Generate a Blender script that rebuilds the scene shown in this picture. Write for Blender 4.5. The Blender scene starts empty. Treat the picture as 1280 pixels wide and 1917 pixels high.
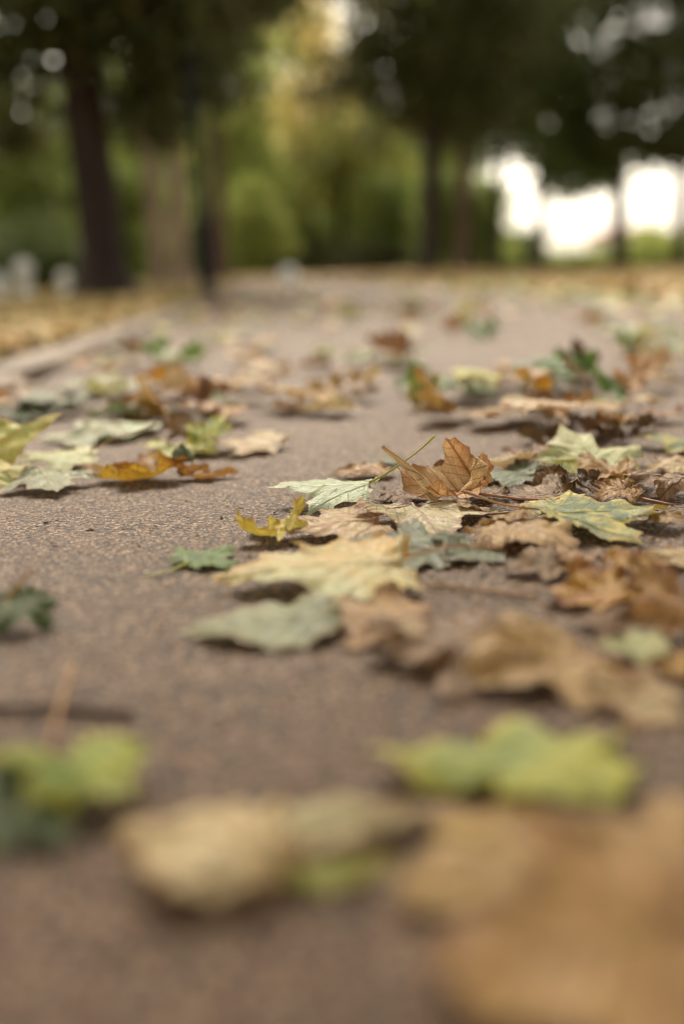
import bpy, math, random
import numpy as np
from mathutils import Matrix, Vector

scene = bpy.context.scene
COL = scene.collection
R = math.radians

# ------------------------------------------------------------------ camera, sky, sun, exposure
F_PX, PW, PH = 35.0 / 36.0 * 1917.0, 1280.0, 1917.0
CAM_Z, PITCH, ROLL = 0.18, R(13.44), R(-1.7)
cam_data = bpy.data.cameras.new('camera')
cam = bpy.data.objects.new('camera', cam_data)
COL.objects.link(cam)
scene.camera = cam
CM = Matrix.Rotation(R(90) - PITCH, 4, 'X') @ Matrix.Rotation(ROLL, 4, 'Z')
CM.translation = (0, 0, CAM_Z)
cam.matrix_world = CM
cam_data.sensor_fit = 'VERTICAL'
cam_data.sensor_height = 36.0
cam_data.lens = 35.0
cam_data.clip_start = 0.02
cam_data.clip_end = 2000.0
cam_data.dof.use_dof = True
cam_data.dof.focus_distance = 0.765
cam_data.dof.aperture_fstop = 1.8

SUN_EL, SUN_AZ = R(48), R(8)          # azimuth measured from +Y towards -X
world = bpy.data.worlds.new('World')
scene.world = world
world.use_nodes = True
wn, wl = world.node_tree.nodes, world.node_tree.links
wn.clear()
w_sky = wn.new('ShaderNodeTexSky')
w_sky.sky_type = 'NISHITA'
w_sky.sun_disc = False
w_sky.sun_elevation = SUN_EL
w_sky.sun_rotation = -SUN_AZ
w_sky.air_density = 1.0
w_sky.dust_density = 4.0
w_sky.ozone_density = 1.0
w_hs = wn.new('ShaderNodeHueSaturation')
w_hs.inputs['Saturation'].default_value = 0.22
w_mul = wn.new('ShaderNodeMix'); w_mul.data_type = 'RGBA'; w_mul.blend_type = 'MULTIPLY'
w_mul.inputs[0].default_value = 1.0
w_mul.inputs[7].default_value = (1.0, 0.915, 0.77, 1)
w_bg = wn.new('ShaderNodeBackground')
w_bg.inputs['Strength'].default_value = 0.15
w_out = wn.new('ShaderNodeOutputWorld')
wl.new(w_sky.outputs[0], w_hs.inputs['Color'])
wl.new(w_hs.outputs[0], w_mul.inputs[6])
wl.new(w_mul.outputs[2], w_bg.inputs['Color'])
wl.new(w_bg.outputs[0], w_out.inputs[0])

sun_d = bpy.data.lights.new('sun', 'SUN')
sun_d.energy = 1.5
sun_d.angle = R(16)
sun_d.color = (1.0, 0.91, 0.77)
sun = bpy.data.objects.new('sun', sun_d)
COL.objects.link(sun)
sdir = Vector((-math.sin(SUN_AZ) * math.cos(SUN_EL), math.cos(SUN_AZ) * math.cos(SUN_EL), math.sin(SUN_EL)))
sun.rotation_euler = sdir.to_track_quat('Z', 'Y').to_euler()
sun.location = (0, 0, 30)

scene.view_settings.view_transform = 'Standard'
scene.view_settings.look = 'None'
scene.view_settings.exposure = 1.6
scene.view_settings.gamma = 1.0
scene.view_settings.use_curve_mapping = False
scene.render.engine = 'CYCLES'
scene.cycles.use_denoising = True
scene.cycles.filter_width = 1.1
scene.cycles.max_bounces = 7
scene.cycles.transparent_max_bounces = 4

# ------------------------------------------------------------------ helpers
RM = np.array(CM.to_3x3())


def hit(px, py, zg=0.0):
    """world point on the plane z=zg seen at a photograph pixel"""
    d = RM @ np.array([(px - PW / 2) / F_PX, -(py - PH / 2) / F_PX, -1.0])
    t = (zg - CAM_Z) / d[2]
    p = np.array([0, 0, CAM_Z]) + t * d
    return p, t


def along(px, dist):
    """x of a thing standing `dist` metres ahead in the photograph's column px"""
    return (px - PW / 2 + 13) / F_PX * dist * 0.973


def lin(r, g, b):
    def f(v):
        v /= 255.0
        return v / 12.92 if v <= 0.04045 else ((v + 0.055) / 1.055) ** 2.4
    return (f(r), f(g), f(b), 1.0)


def sstep(a, b, v):
    t = np.clip((v - a) / (b - a), 0, 1)
    return t * t * (3 - 2 * t)


def gz(x, y):
    return 0.10 * sstep(10.5, 21.0, y)


def np_mesh(name, v, tris, smooth=True, uv=None, attrs=None):
    v = np.ascontiguousarray(v, dtype=np.float32)
    t = np.ascontiguousarray(tris, dtype=np.int32)
    me = bpy.data.meshes.new(name)
    me.vertices.add(len(v)); me.vertices.foreach_set('co', v.ravel())
    me.loops.add(t.size); me.loops.foreach_set('vertex_index', t.ravel())
    me.polygons.add(len(t)); me.polygons.foreach_set('loop_start', np.arange(0, t.size, 3, dtype=np.int32))
    if smooth:
        me.polygons.foreach_set('use_smooth', np.ones(len(t), dtype=bool))
    if uv is not None:
        l = me.uv_layers.new(name='leaf')
        l.data.foreach_set('uv', np.ascontiguousarray(uv[t.ravel()], dtype=np.float32).ravel())
    for k, a in (attrs or {}).items():
        at = me.attributes.new(k, 'FLOAT', 'POINT')
        at.data.foreach_set('value', np.ascontiguousarray(a, dtype=np.float32))
    me.update(calc_edges=True)
    me.validate()
    return me


def obj(name, me, mat=None, parent=None, **props):
    o = bpy.data.objects.new(name, me)
    COL.objects.link(o)
    if mat is not None and not me.materials:
        me.materials.append(mat)
    if parent is not None:
        o.parent = parent
    for k, val in props.items():
        o[k] = val
    return o


def empty(name, loc, label, cat, group=None, rotz=0.0):
    o = bpy.data.objects.new(name, None)
    COL.objects.link(o)
    o.location = loc
    o.rotation_euler = (0, 0, rotz)
    o.empty_display_size = 0.1
    o['label'] = label; o['category'] = cat
    if group:
        o['group'] = group
    return o


def tube(points, radii, n=8, cap=True, rough=0.0, rng=None):
    """tapered tube along a polyline -> verts, tris"""
    P = np.array(points, float); Rr = np.array(radii, float); m = len(P)
    T = np.gradient(P, axis=0); T /= np.linalg.norm(T, axis=1)[:, None] + 1e-9
    up = np.array([0, 0, 1.0]) if abs(T[0][2]) < 0.9 else np.array([1.0, 0, 0])
    V = []
    a = np.arange(n) / n * 2 * np.pi
    for i in range(m):
        s = np.cross(T[i], up); s /= np.linalg.norm(s) + 1e-9
        u = np.cross(s, T[i])
        rr = Rr[i] * (1 + (rng.uniform(-rough, rough, n) if rng is not None and rough else 0))
        V.append(P[i] + (np.cos(a) * rr)[:, None] * s + (np.sin(a) * rr)[:, None] * u)
    V = np.concatenate(V)
    t = []
    for i in range(m - 1):
        for j in range(n):
            k = (j + 1) % n
            A, B, C, D = i * n + j, i * n + k, (i + 1) * n + k, (i + 1) * n + j
            t += [(A, B, C), (A, C, D)]
    if cap:
        V = np.vstack([V, P[0], P[-1]])
        for j in range(n):
            k = (j + 1) % n
            t += [(len(V) - 2, k, j), (len(V) - 1, (m - 1) * n + j, (m - 1) * n + k)]
    return V, np.array(t)


def join(parts):
    vs, ts, off = [], [], 0
    for v, t in parts:
        vs.append(v); ts.append(np.asarray(t) + off); off += len(v)
    return np.concatenate(vs), np.concatenate(ts)


def lathe(profile, n=20):
    """profile = [(r, z)...] -> verts, tris around the z axis"""
    a = np.arange(n) / n * 2 * np.pi
    V = np.concatenate([np.stack([np.cos(a) * r, np.sin(a) * r, np.full(n, z)], 1) for r, z in profile])
    t = []
    for i in range(len(profile) - 1):
        for j in range(n):
            k = (j + 1) % n
            A, B, C, D = i * n + j, i * n + k, (i + 1) * n + k, (i + 1) * n + j
            t += [(A, B, C), (A, C, D)]
    return V, np.array(t)


def box(cx, cy, cz, sx, sy, sz, bev=0.0):
    x, y, z = sx / 2, sy / 2, sz / 2
    if bev <= 0:
        v = np.array([[i, j, k] for k in (-z, z) for j in (-y, y) for i in (-x, x)])
        t = [(0, 2, 3), (0, 3, 1), (4, 5, 7), (4, 7, 6), (0, 1, 5), (0, 5, 4), (2, 6, 7), (2, 7, 3), (0, 4, 6), (0, 6, 2), (1, 3, 7), (1, 7, 5)]
        return v + [cx, cy, cz], np.array(t)
    b = bev
    v = []
    for zz, ins in ((-z, 0), (z - b, 0), (z, b)):
        for (i, j) in ((-x + ins, -y + ins), (x - ins, -y + ins), (x - ins, y - ins), (-x + ins, y - ins)):
            v.append([i, j, zz])
    t = [(8, 9, 10), (8, 10, 11), (0, 2, 1), (0, 3, 2)]
    for l in (0, 4):
        for j in range(4):
            k = (j + 1) % 4
            t += [(l + j, l + k, l + 4 + k), (l + j, l + 4 + k, l + 4 + j)]
    return np.array(v) + [cx, cy, cz], np.array(t)


# ------------------------------------------------------------------ materials
class NT:
    """tiny node-tree writer"""
    def __init__(self, tree):
        self.t = tree; self.n = tree.nodes; self.l = tree.links

    def new(self, typ, **kw):
        nd = self.n.new(typ)
        for k, val in kw.items():
            setattr(nd, k, val)
        return nd

    def put(self, sock, val):
        if isinstance(val, bpy.types.NodeSocket):
            self.l.new(val, sock)
        else:
            sock.default_value = val

    def math(self, op, a, b=0.0, c=None, clamp=False):
        nd = self.new('ShaderNodeMath', operation=op, use_clamp=clamp)
        self.put(nd.inputs[0], a); self.put(nd.inputs[1], b)
        if c is not None:
            self.put(nd.inputs[2], c)
        return nd.outputs[0]

    def mix(self, f, a, b, blend='MIX'):
        nd = self.new('ShaderNodeMix', data_type='RGBA', blend_type=blend)
        self.put(nd.inputs[0], f); self.put(nd.inputs[6], a); self.put(nd.inputs[7], b)
        return nd.outputs[2]

    def ramp(self, val, lo, hi, a=0.0, b=1.0):
        nd = self.new('ShaderNodeMapRange', interpolation_type='SMOOTHSTEP')
        self.put(nd.inputs[0], val)
        nd.inputs[1].default_value = lo; nd.inputs[2].default_value = hi
        nd.inputs[3].default_value = a; nd.inputs[4].default_value = b
        return nd.outputs[0]

    def noise(self, vec, scale, detail=3.0, rough=0.55, w=None):
        nd = self.new('ShaderNodeTexNoise')
        if w is not None:
            nd.noise_dimensions = '4D'; self.put(nd.inputs['W'], w)
        if vec is not None:
            self.l.new(vec, nd.inputs['Vector'])
        nd.inputs['Scale'].default_value = scale
        nd.inputs['Detail'].default_value = detail
        nd.inputs['Roughness'].default_value = rough
        return nd.outputs['Fac']

    def voro(self, vec, scale, feature='F1', rnd=1.0):
        nd = self.new('ShaderNodeTexVoronoi', feature=feature)
        self.l.new(vec, nd.inputs['Vector'])
        nd.inputs['Scale'].default_value = scale
        nd.inputs['Randomness'].default_value = rnd
        return nd

    def bump(self, h, strength, dist, normal=None):
        nd = self.new('ShaderNodeBump')
        nd.inputs['Strength'].default_value = strength
        nd.inputs['Distance'].default_value = dist
        self.l.new(h, nd.inputs['Height'])
        if normal is not None:
            self.l.new(normal, nd.inputs['Normal'])
        return nd.outputs[0]


def material(name):
    m = bpy.data.materials.new(name)
    m.use_nodes = True
    m.node_tree.nodes.clear()
    nt = NT(m.node_tree)
    out = nt.new('ShaderNodeOutputMaterial')
    return m, nt, out


def principled(nt, out, col, rough=0.7, spec=0.3, normal=None, metal=0.0):
    p = nt.new('ShaderNodeBsdfPrincipled')
    nt.put(p.inputs['Base Color'], col)
    nt.put(p.inputs['Roughness'], rough)
    p.inputs['Specular IOR Level'].default_value = spec
    p.inputs['Metallic'].default_value = metal
    if normal is not None:
        nt.l.new(normal, p.inputs['Normal'])
    if out is not None:
        nt.l.new(p.outputs[0], out.inputs[0])
    return p


def vein_group(oval):
    g = bpy.data.node_groups.new('leaf veins', 'ShaderNodeTree')
    g.interface.new_socket('main', in_out='OUTPUT', socket_type='NodeSocketFloat')
    g.interface.new_socket('side', in_out='OUTPUT', socket_type='NodeSocketFloat')
    nt = NT(g)
    go = nt.new('NodeGroupOutput')
    uv = nt.new('ShaderNodeUVMap', uv_map='leaf')
    wob = nt.noise(uv.outputs[0], 7.0, 2.0)
    sp = nt.new('ShaderNodeSeparateXYZ')
    nt.l.new(uv.outputs[0], sp.inputs[0])
    wv = nt.math('MULTIPLY', nt.math('SUBTRACT', wob, 0.5), 0.035)
    x = nt.math('ADD', nt.math('ABSOLUTE', sp.outputs[0]), wv)
    y = sp.outputs[1]
    segs = [((0, 1))] if oval else [(0, 1), (0.80, 0.60), (0.965, -0.10)]
    best_d = best_t = None
    for dx, dy in segs:
        t = nt.math('ADD', nt.math('MULTIPLY', x, dx), nt.math('MULTIPLY', y, dy))
        d = nt.math('ABSOLUTE', nt.math('SUBTRACT', nt.math('MULTIPLY', x, dy), nt.math('MULTIPLY', y, dx)))
        if best_d is None:
            best_d, best_t = d, t
        else:
            less = nt.math('LESS_THAN', d, best_d)
            best_t = nt.math('ADD', nt.math('MULTIPLY', less, t), nt.math('MULTIPLY', nt.math('SUBTRACT', 1.0, less), best_t))
            best_d = nt.math('MINIMUM', d, best_d)
    main = nt.ramp(best_d, 0.004, 0.016, 1.0, 0.0)
    s = nt.math('SUBTRACT', best_t, nt.math('MULTIPLY', best_d, 0.95))
    fr = nt.math('PINGPONG', nt.math('MULTIPLY', s, 8.0 if not oval else 9.0), 0.5)
    side = nt.ramp(fr, 0.02, 0.09, 1.0, 0.0)
    nt.l.new(main, go.inputs[0]); nt.l.new(side, go.inputs[1])
    return g


VEINS = {False: vein_group(False), True: vein_group(True)}


def leaf_material(name, c1, c2, vein, edge, thr=0.5, mscale=3.0, oval=False, spots=0.35, rough=0.43, trans=0.27):
    m, nt, out = material(name)
    uv = nt.new('ShaderNodeUVMap', uv_map='leaf').outputs[0]
    oi = nt.new('ShaderNodeObjectInfo')
    seed = nt.math('MULTIPLY', oi.outputs['Random'], 40.0)
    rim = nt.new('ShaderNodeAttribute', attribute_name='rim').outputs['Fac']
    n1 = nt.noise(uv, mscale, 4.0, 0.6, seed)
    col = nt.mix(nt.ramp(n1, thr - 0.10, thr + 0.10), lin(*c1), lin(*c2))
    n3 = nt.noise(uv, 9.0, 3.0, 0.6, nt.math('ADD', seed, 9.0))
    grp = nt.new('ShaderNodeGroup'); grp.node_tree = VEINS[oval]
    # rim browning eats in from the edge in uneven bites
    rn = nt.math('ADD', rim, nt.math('MULTIPLY', nt.math('SUBTRACT', n1, 0.5), 0.9))
    col = nt.mix(nt.math('MULTIPLY', nt.ramp(rn, 0.78, 1.08), 0.85), col, lin(*edge))
    net = nt.voro(uv, 34.0, 'DISTANCE_TO_EDGE').outputs['Distance']
    netm = nt.ramp(net, 0.0, 0.12, 1.0, 0.0)
    col = nt.mix(nt.math('MULTIPLY', grp.outputs[1], 0.7), col, lin(*vein))
    col = nt.mix(nt.math('MULTIPLY', netm, 0.26), col, lin(*vein))
    col = nt.mix(nt.math('MULTIPLY', grp.outputs[0], 0.85), col, lin(*vein))
    if spots > 0:
        sn = nt.noise(uv, 22.0, 2.0, 0.5, nt.math('ADD', seed, 3.0))
        col = nt.mix(nt.math('MULTIPLY', nt.ramp(sn, 0.62, 0.70), spots), col, lin(70, 45, 25))
    hs = nt.new('ShaderNodeHueSaturation')
    nt.put(hs.inputs['Hue'], nt.math('MULTIPLY_ADD', oi.outputs['Random'], 0.024, 0.488))
    nt.put(hs.inputs['Value'], nt.math('MULTIPLY_ADD', n3, 0.60, 0.62))
    nt.put(hs.inputs['Saturation'], 1.06)
    nt.l.new(col, hs.inputs['Color'])
    col = hs.outputs[0]
    h = nt.math('ADD', nt.math('MULTIPLY', grp.outputs[1], -0.5), nt.math('MULTIPLY', grp.outputs[0], 0.6))
    h = nt.math('ADD', h, nt.math('MULTIPLY', netm, -0.3))
    h = nt.math('ADD', h, nt.math('MULTIPLY', n3, 1.6))
    nrm = nt.bump(h, 0.7, 0.0012)
    p = principled(nt, None, col, rough, 0.35, nrm)
    tr = nt.new('ShaderNodeBsdfTranslucent')
    nt.l.new(col, tr.inputs[0]); nt.l.new(nrm, tr.inputs['Normal'])
    ms = nt.new('ShaderNodeMixShader')
    ms.inputs[0].default_value = trans
    nt.l.new(p.outputs[0], ms.inputs[1]); nt.l.new(tr.outputs[0], ms.inputs[2])
    nt.l.new(ms.outputs[0], out.inputs[0])
    return m


LM = {}
def LMdef(key, *a, **k):
    LM[key] = leaf_material('leaf ' + key, *a, **k)
    LM[key + '_oval'] = leaf_material('ovate leaf ' + key, *a, **dict(k, oval=True))

LMdef('tan', (190, 152, 98), (168, 128, 78), (146, 106, 68), (124, 88, 54))
LMdef('paletan', (205, 186, 140), (196, 168, 122), (150, 120, 80), (160, 112, 66))
LMdef('cream', (224, 206, 160), (208, 186, 136), (170, 140, 94), (170, 130, 78))
LMdef('fresh', (160, 170, 66), (92, 130, 58), (188, 190, 96), (196, 180, 70), mscale=2.0)
LMdef('dryorange', (218, 182, 134), (200, 156, 108), (160, 114, 70), (140, 96, 56), spots=0.4)
LMdef('pinktan', (198, 158, 122), (190, 168, 120), (158, 112, 80), (150, 100, 64))
LMdef('orangebrown', (204, 154, 94), (186, 132, 76), (124, 80, 42), (128, 84, 46), spots=0.4)
LMdef('gold', (200, 160, 76), (174, 124, 62), (126, 82, 40), (138, 92, 48), spots=0.6)
LMdef('brown', (156, 122, 84), (130, 98, 66), (104, 76, 52), (96, 70, 46))
LMdef('darkbrown', (112, 84, 56), (88, 66, 44), (70, 52, 36), (66, 48, 34))
LMdef('mint', (182, 192, 158), (166, 182, 146), (204, 206, 168), (176, 160, 110), thr=0.55)
LMdef('palegreen', (190, 188, 136), (170, 176, 124), (206, 200, 150), (160, 128, 74))
LMdef('greygreen', (150, 152, 112), (128, 134, 104), (178, 174, 130), (140, 116, 74))
LMdef('slate', (112, 118, 88), (88, 100, 76), (140, 140, 104), (120, 92, 54))
LMdef('yellowgreen', (188, 180, 88), (146, 156, 86), (208, 200, 110), (186, 150, 60))
LMdef('lime', (178, 176, 84), (124, 142, 78), (200, 194, 106), (206, 186, 80), mscale=2.2)
LMdef('yellow', (224, 206, 112), (206, 172, 76), (214, 196, 120), (160, 100, 44), spots=0.6)
LMdef('twotone', (186, 190, 142), (206, 164, 104), (208, 196, 146), (190, 134, 72), mscale=1.3)
LMdef('veined', (204, 194, 150), (188, 172, 128), (140, 100, 70), (160, 112, 66))
LMdef('mottle', (210, 184, 86), (84, 104, 70), (146, 148, 86), (196, 150, 54), mscale=4.5, thr=0.44)
LMdef('palemottle', (202, 190, 116), (164, 174, 92), (196, 150, 70), (198, 168, 86), mscale=4.0, spots=0.5)
LMdef('green', (104, 132, 64), (76, 108, 56), (132, 146, 72), (112, 112, 52))
LMdef('darkgreen', (86, 96, 46), (64, 80, 40), (92, 104, 58), (66, 60, 36))


def simple_mat(name, c1, c2, scale, rough=0.7, bump=0.0, dist=0.01, stretch=(1, 1, 1), spec=0.3, metal=0.0, detail=5.0, coord='Object'):
    m, nt, out = material(name)
    tc = nt.new('ShaderNodeTexCoord').outputs[coord]
    mp = nt.new('ShaderNodeMapping'); mp.inputs['Scale'].default_value = stretch
    nt.l.new(tc, mp.inputs[0])
    n = nt.noise(mp.outputs[0], scale, detail, 0.6)
    col = nt.mix(nt.ramp(n, 0.32, 0.68), lin(*c1), lin(*c2))
    nrm = nt.bump(n, bump, dist) if bump else None
    principled(nt, out, col, rough, spec, nrm, metal)
    return m


def foliage_mat(name, cols, trans=0.3, rough=0.55):
    """colour varies from leaf to leaf"""
    m, nt, out = material(name)
    g = nt.new('ShaderNodeNewGeometry')
    cr = nt.new('ShaderNodeValToRGB')
    els = cr.color_ramp.elements
    while len(els) < len(cols):
        els.new(0.5)
    for i, c in enumerate(cols):
        els[i].position = i / (len(cols) - 1); els[i].color = lin(*c)
    nt.l.new(g.outputs['Random Per Island'], cr.inputs[0])
    p = principled(nt, None, cr.outputs[0], rough, 0.3)
    tr = nt.new('ShaderNodeBsdfTranslucent'); nt.l.new(cr.outputs[0], tr.inputs[0])
    ms = nt.new('ShaderNodeMixShader'); ms.inputs[0].default_value = trans
    nt.l.new(p.outputs[0], ms.inputs[1]); nt.l.new(tr.outputs[0], ms.inputs[2])
    nt.l.new(ms.outputs[0], out.inputs[0])
    return m


def path_material():
    m, nt, out = material('exposed aggregate path')
    tc = nt.new('ShaderNodeTexCoord').outputs['Object']
    wn_ = nt.new('ShaderNodeTexNoise'); nt.l.new(tc, wn_.inputs['Vector'])
    wn_.inputs['Scale'].default_value = 300.0
    v = nt.voro(tc, 285.0, 'F1')
    big = nt.voro(tc, 150.0, 'F1')
    sep = nt.new('ShaderNodeSeparateColor'); nt.l.new(v.outputs['Color'], sep.inputs[0])
    base = nt.mix(sep.outputs[0], lin(84, 61, 42), lin(138, 105, 76))
    base = nt.mix(nt.ramp(sep.outputs[1], 0.80, 0.9), base, lin(170, 144, 118))
    base = nt.mix(nt.ramp(sep.outputs[2], 0.86, 0.93), base, lin(64, 48, 40))
    gap = nt.ramp(v.outputs['Distance'], 0.30, 0.66)
    base = nt.mix(nt.math('MULTIPLY', gap, 0.85), base, lin(34, 24, 18))
    n = nt.noise(tc, 5.0, 5.0, 0.6)
    base = nt.mix(nt.math('MULTIPLY', nt.ramp(n, 0.42, 0.7), 0.42), base, lin(92, 72, 58))
    n2 = nt.noise(tc, 22.0, 4.0, 0.6)
    base = nt.mix(nt.math('MULTIPLY', nt.ramp(n2, 0.55, 0.75), 0.3), base, lin(64, 48, 38))
    h = nt.math('SUBTRACT', 1.0, v.outputs['Distance'])
    h = nt.math('ADD', h, nt.math('MULTIPLY', big.outputs['Distance'], -0.7))
    h = nt.math('ADD', h, nt.math('MULTIPLY', nt.noise(tc, 900.0, 2.0), 0.4))
    principled(nt, out, base, 0.6, 0.25, nt.bump(h, 1.0, 0.0022))
    return m


M_PATH = path_material()
M_GRIT = foliage_mat('path grit', [(84, 62, 46), (112, 86, 66), (138, 110, 86), (122, 96, 75), (164, 138, 112), (66, 48, 38)], trans=0.0, rough=0.6)
M_KERB = simple_mat('kerb concrete', (122, 107, 92), (100, 86, 74), 14.0, 0.75, 0.4, 0.004)
M_SOIL = simple_mat('soil and thin grass', (112, 92, 60), (86, 84, 48), 1.6, 0.9, 0.5, 0.02)
M_LAWN = simple_mat('lawn', (104, 118, 66), (128, 130, 84), 0.9, 0.9)
M_BARK_DARK = simple_mat('dark bark', (58, 44, 36), (36, 28, 24), 9.0, 0.9, 0.9, 0.03, (1, 1, 0.16))
M_BARK_PALE = simple_mat('pale bark', (152, 130, 110), (108, 90, 76), 9.0, 0.85, 0.7, 0.02, (1, 1, 0.16))
M_BARK_MID = simple_mat('brown bark', (100, 78, 64), (70, 54, 44), 9.0, 0.9, 0.8, 0.02, (1, 1, 0.16))
M_STEM_GREEN = simple_mat('green stalk', (150, 158, 66), (176, 168, 84), 60.0, 0.5, 0.2, 0.0005)
M_STEM_PINK = simple_mat('reddish stalk', (164, 112, 84), (140, 92, 62), 60.0, 0.5, 0.2, 0.0005)
M_STEM_TAN = simple_mat('dry stalk', (170, 128, 78), (132, 94, 56), 60.0, 0.6, 0.2, 0.0005)
M_STEM_DARK = simple_mat('dark stalk', (84, 60, 40), (60, 44, 32), 60.0, 0.7, 0.2, 0.0005)
STEM = {'green': M_STEM_GREEN, 'pink': M_STEM_PINK, 'tan': M_STEM_TAN, 'dark': M_STEM_DARK}
M_IRON = simple_mat('black painted iron', (20, 21, 23), (28, 29, 31), 30.0, 0.65, 0.1, 0.001, spec=0.2)
M_GLASS = simple_mat('frosted lamp glass', (200, 200, 190), (180, 182, 174), 6.0, 0.3)
M_STONE = simple_mat('white painted stone', (224, 224, 220), (204, 202, 196), 12.0, 0.7, 0.3, 0.004)
M_WALL = simple_mat('white render', (226, 220, 210), (210, 204, 194), 1.5, 0.85)
M_ROOF = simple_mat('red roof tile', (196, 156, 142), (178, 136, 122), 5.0, 0.8)
M_PANE = simple_mat('window glass', (60, 66, 72), (44, 48, 54), 2.0, 0.2, spec=0.6)
F_DARK = foliage_mat('dark green leaves', [(66, 70, 38), (82, 88, 44), (70, 76, 44), (96, 96, 50), (86, 74, 42)], 0.4)
F_DEEP = foliage_mat('grey green leaves', [(70, 82, 42), (88, 100, 54), (102, 112, 62), (78, 88, 44)], 0.4)
F_MID = foliage_mat('mid green leaves', [(104, 122, 52), (126, 142, 64), (112, 128, 64), (142, 146, 72), (92, 108, 50)], 0.45)
F_LIGHT = foliage_mat('light green leaves', [(142, 160, 80), (162, 176, 92), (180, 180, 104), (126, 148, 74), (190, 182, 98)], 0.5)
F_YELLOW = foliage_mat('yellow autumn leaves', [(240, 222, 160), (236, 214, 142), (244, 228, 178), (226, 210, 132), (206, 204, 118)], 0.5)
F_ORANGE = foliage_mat('orange autumn leaves', [(148, 138, 66), (130, 138, 62), (112, 128, 54), (170, 146, 80)], 0.45)
F_LITTER = foliage_mat('fallen leaf litter', [(196, 164, 116), (178, 142, 96), (206, 178, 130), (164, 130, 88), (190, 164, 108), (152, 144, 92), (140, 112, 78), (212, 186, 140)], 0.15, 0.6)
F_GRASS = foliage_mat('grass blades', [(96, 108, 44), (120, 122, 56), (82, 98, 42), (146, 132, 72)], 0.3)

# ------------------------------------------------------------------ ground, path, kerb
def sheet(name, xs_of_y, ys, z_off, mat, nx=2):
    V, t = [], []
    for y in ys:
        a, b = xs_of_y(y)
        for i in range(nx):
            x = a + (b - a) * i / (nx - 1)
            V.append((x, y, float(gz(x, y)) + z_off))
    for i in range(len(ys) - 1):
        for j in range(nx - 1):
            A = i * nx + j
            t += [(A, A + 1, A + nx + 1), (A, A + nx + 1, A + nx)]
    return obj(name, np_mesh(name, V, t), mat, kind='structure')


YS = list(np.arange(-4, 26, 0.5))
YFAR = YS + [30, 40, 60, 100, 200, 400, 900]
K_IN = lambda y: -0.45 - 0.06 * y
K_OUT = lambda y: -0.565 - 0.06 * y
P_R = lambda y: 2.09 - 0.06 * y
sheet('ground', lambda y: (-700, 700), [-60] + YFAR, -0.03, M_SOIL, 9)
sheet('path', lambda y: (K_IN(y), P_R(y)), YS, 0.0, M_PATH, 4)
sheet('verge', lambda y: (-30, K_OUT(y)), YS, 0.008, M_SOIL, 8)
sheet('verge', lambda y: (P_R(y), 40), YS, 0.004, M_SOIL, 8)
sheet('lawn', lambda y: (0.10 * y, 60), [24, 30, 40, 60], 0.012, M_LAWN, 6)

kerb = bpy.data.objects.new('kerb', None); COL.objects.link(kerb); kerb['kind'] = 'structure'
rk = random.Random(5)
L_ST = 0.60
for i in range(36):
    y0 = -0.6 + i * L_ST
    v, t = box(0, 0, 0, 0.111, L_ST - 0.012, 0.10, 0.006)
    ks = obj('kerb_stone', np_mesh('kerb_stone', v, t, smooth=False), M_KERB, kerb)
    ym = y0 + L_ST / 2
    ks.location = ((K_IN(ym) + K_OUT(ym)) / 2, ym, float(gz(0, ym)) - 0.05 + 0.026 + rk.uniform(-0.002, 0.002))
    ks.rotation_euler = (0, 0, math.atan(0.06) + rk.uniform(-0.004, 0.004))

# loose grit standing proud of the path where the lens is sharp
rng = np.random.default_rng(11)
def grit(n, y0, y1, smin, smax):
    y = rng.uniform(y0, y1, n); half = 0.36 * y + 0.06
    x = rng.uniform(-1, 1, n) * half
    keep = (x > K_IN(y) + 0.01) & (x < P_R(y))
    x, y = x[keep], y[keep]; n = len(x)
    s = rng.uniform(smin, smax, n)
    base = np.array([[1, 0, 0], [0.3, 0.95, 0], [-0.8, 0.6, 0], [-0.8, -0.6, 0], [0.3, -0.95, 0], [0, 0, 0.75]])
    tri = np.array([(0, 1, 5), (1, 2, 5), (2, 3, 5), (3, 4, 5), (4, 0, 5)])
    a = rng.uniform(0, 6.28, n); ca, sa = np.cos(a), np.sin(a)
    B = base[None] * (1 + rng.uniform(-0.3, 0.3, (n, 6, 1)))
    B = B * np.stack([s, s * rng.uniform(0.6, 1, n), s * rng.uniform(0.5, 1.0, n)], 1)[:, None, :]
    V = np.empty_like(B)
    V[..., 0] = B[..., 0] * ca[:, None] - B[..., 1] * sa[:, None] + x[:, None]
    V[..., 1] = B[..., 0] * sa[:, None] + B[..., 1] * ca[:, None] + y[:, None]
    V[..., 2] = B[..., 2] - 0.0003
    T = (tri[None] + (np.arange(n) * 6)[:, None, None]).reshape(-1, 3)
    return V.reshape(-1, 3), T
gv, gt = join([grit(60000, 0.42, 1.25, 0.0007, 0.0017), grit(9000, 0.2, 0.45, 0.0008, 0.0018)])
obj('grit', np_mesh('grit', gv, gt, smooth=False), M_GRIT, kind='stuff', label='fine pinkish brown grit bedded in the path surface', category='grit')

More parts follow.
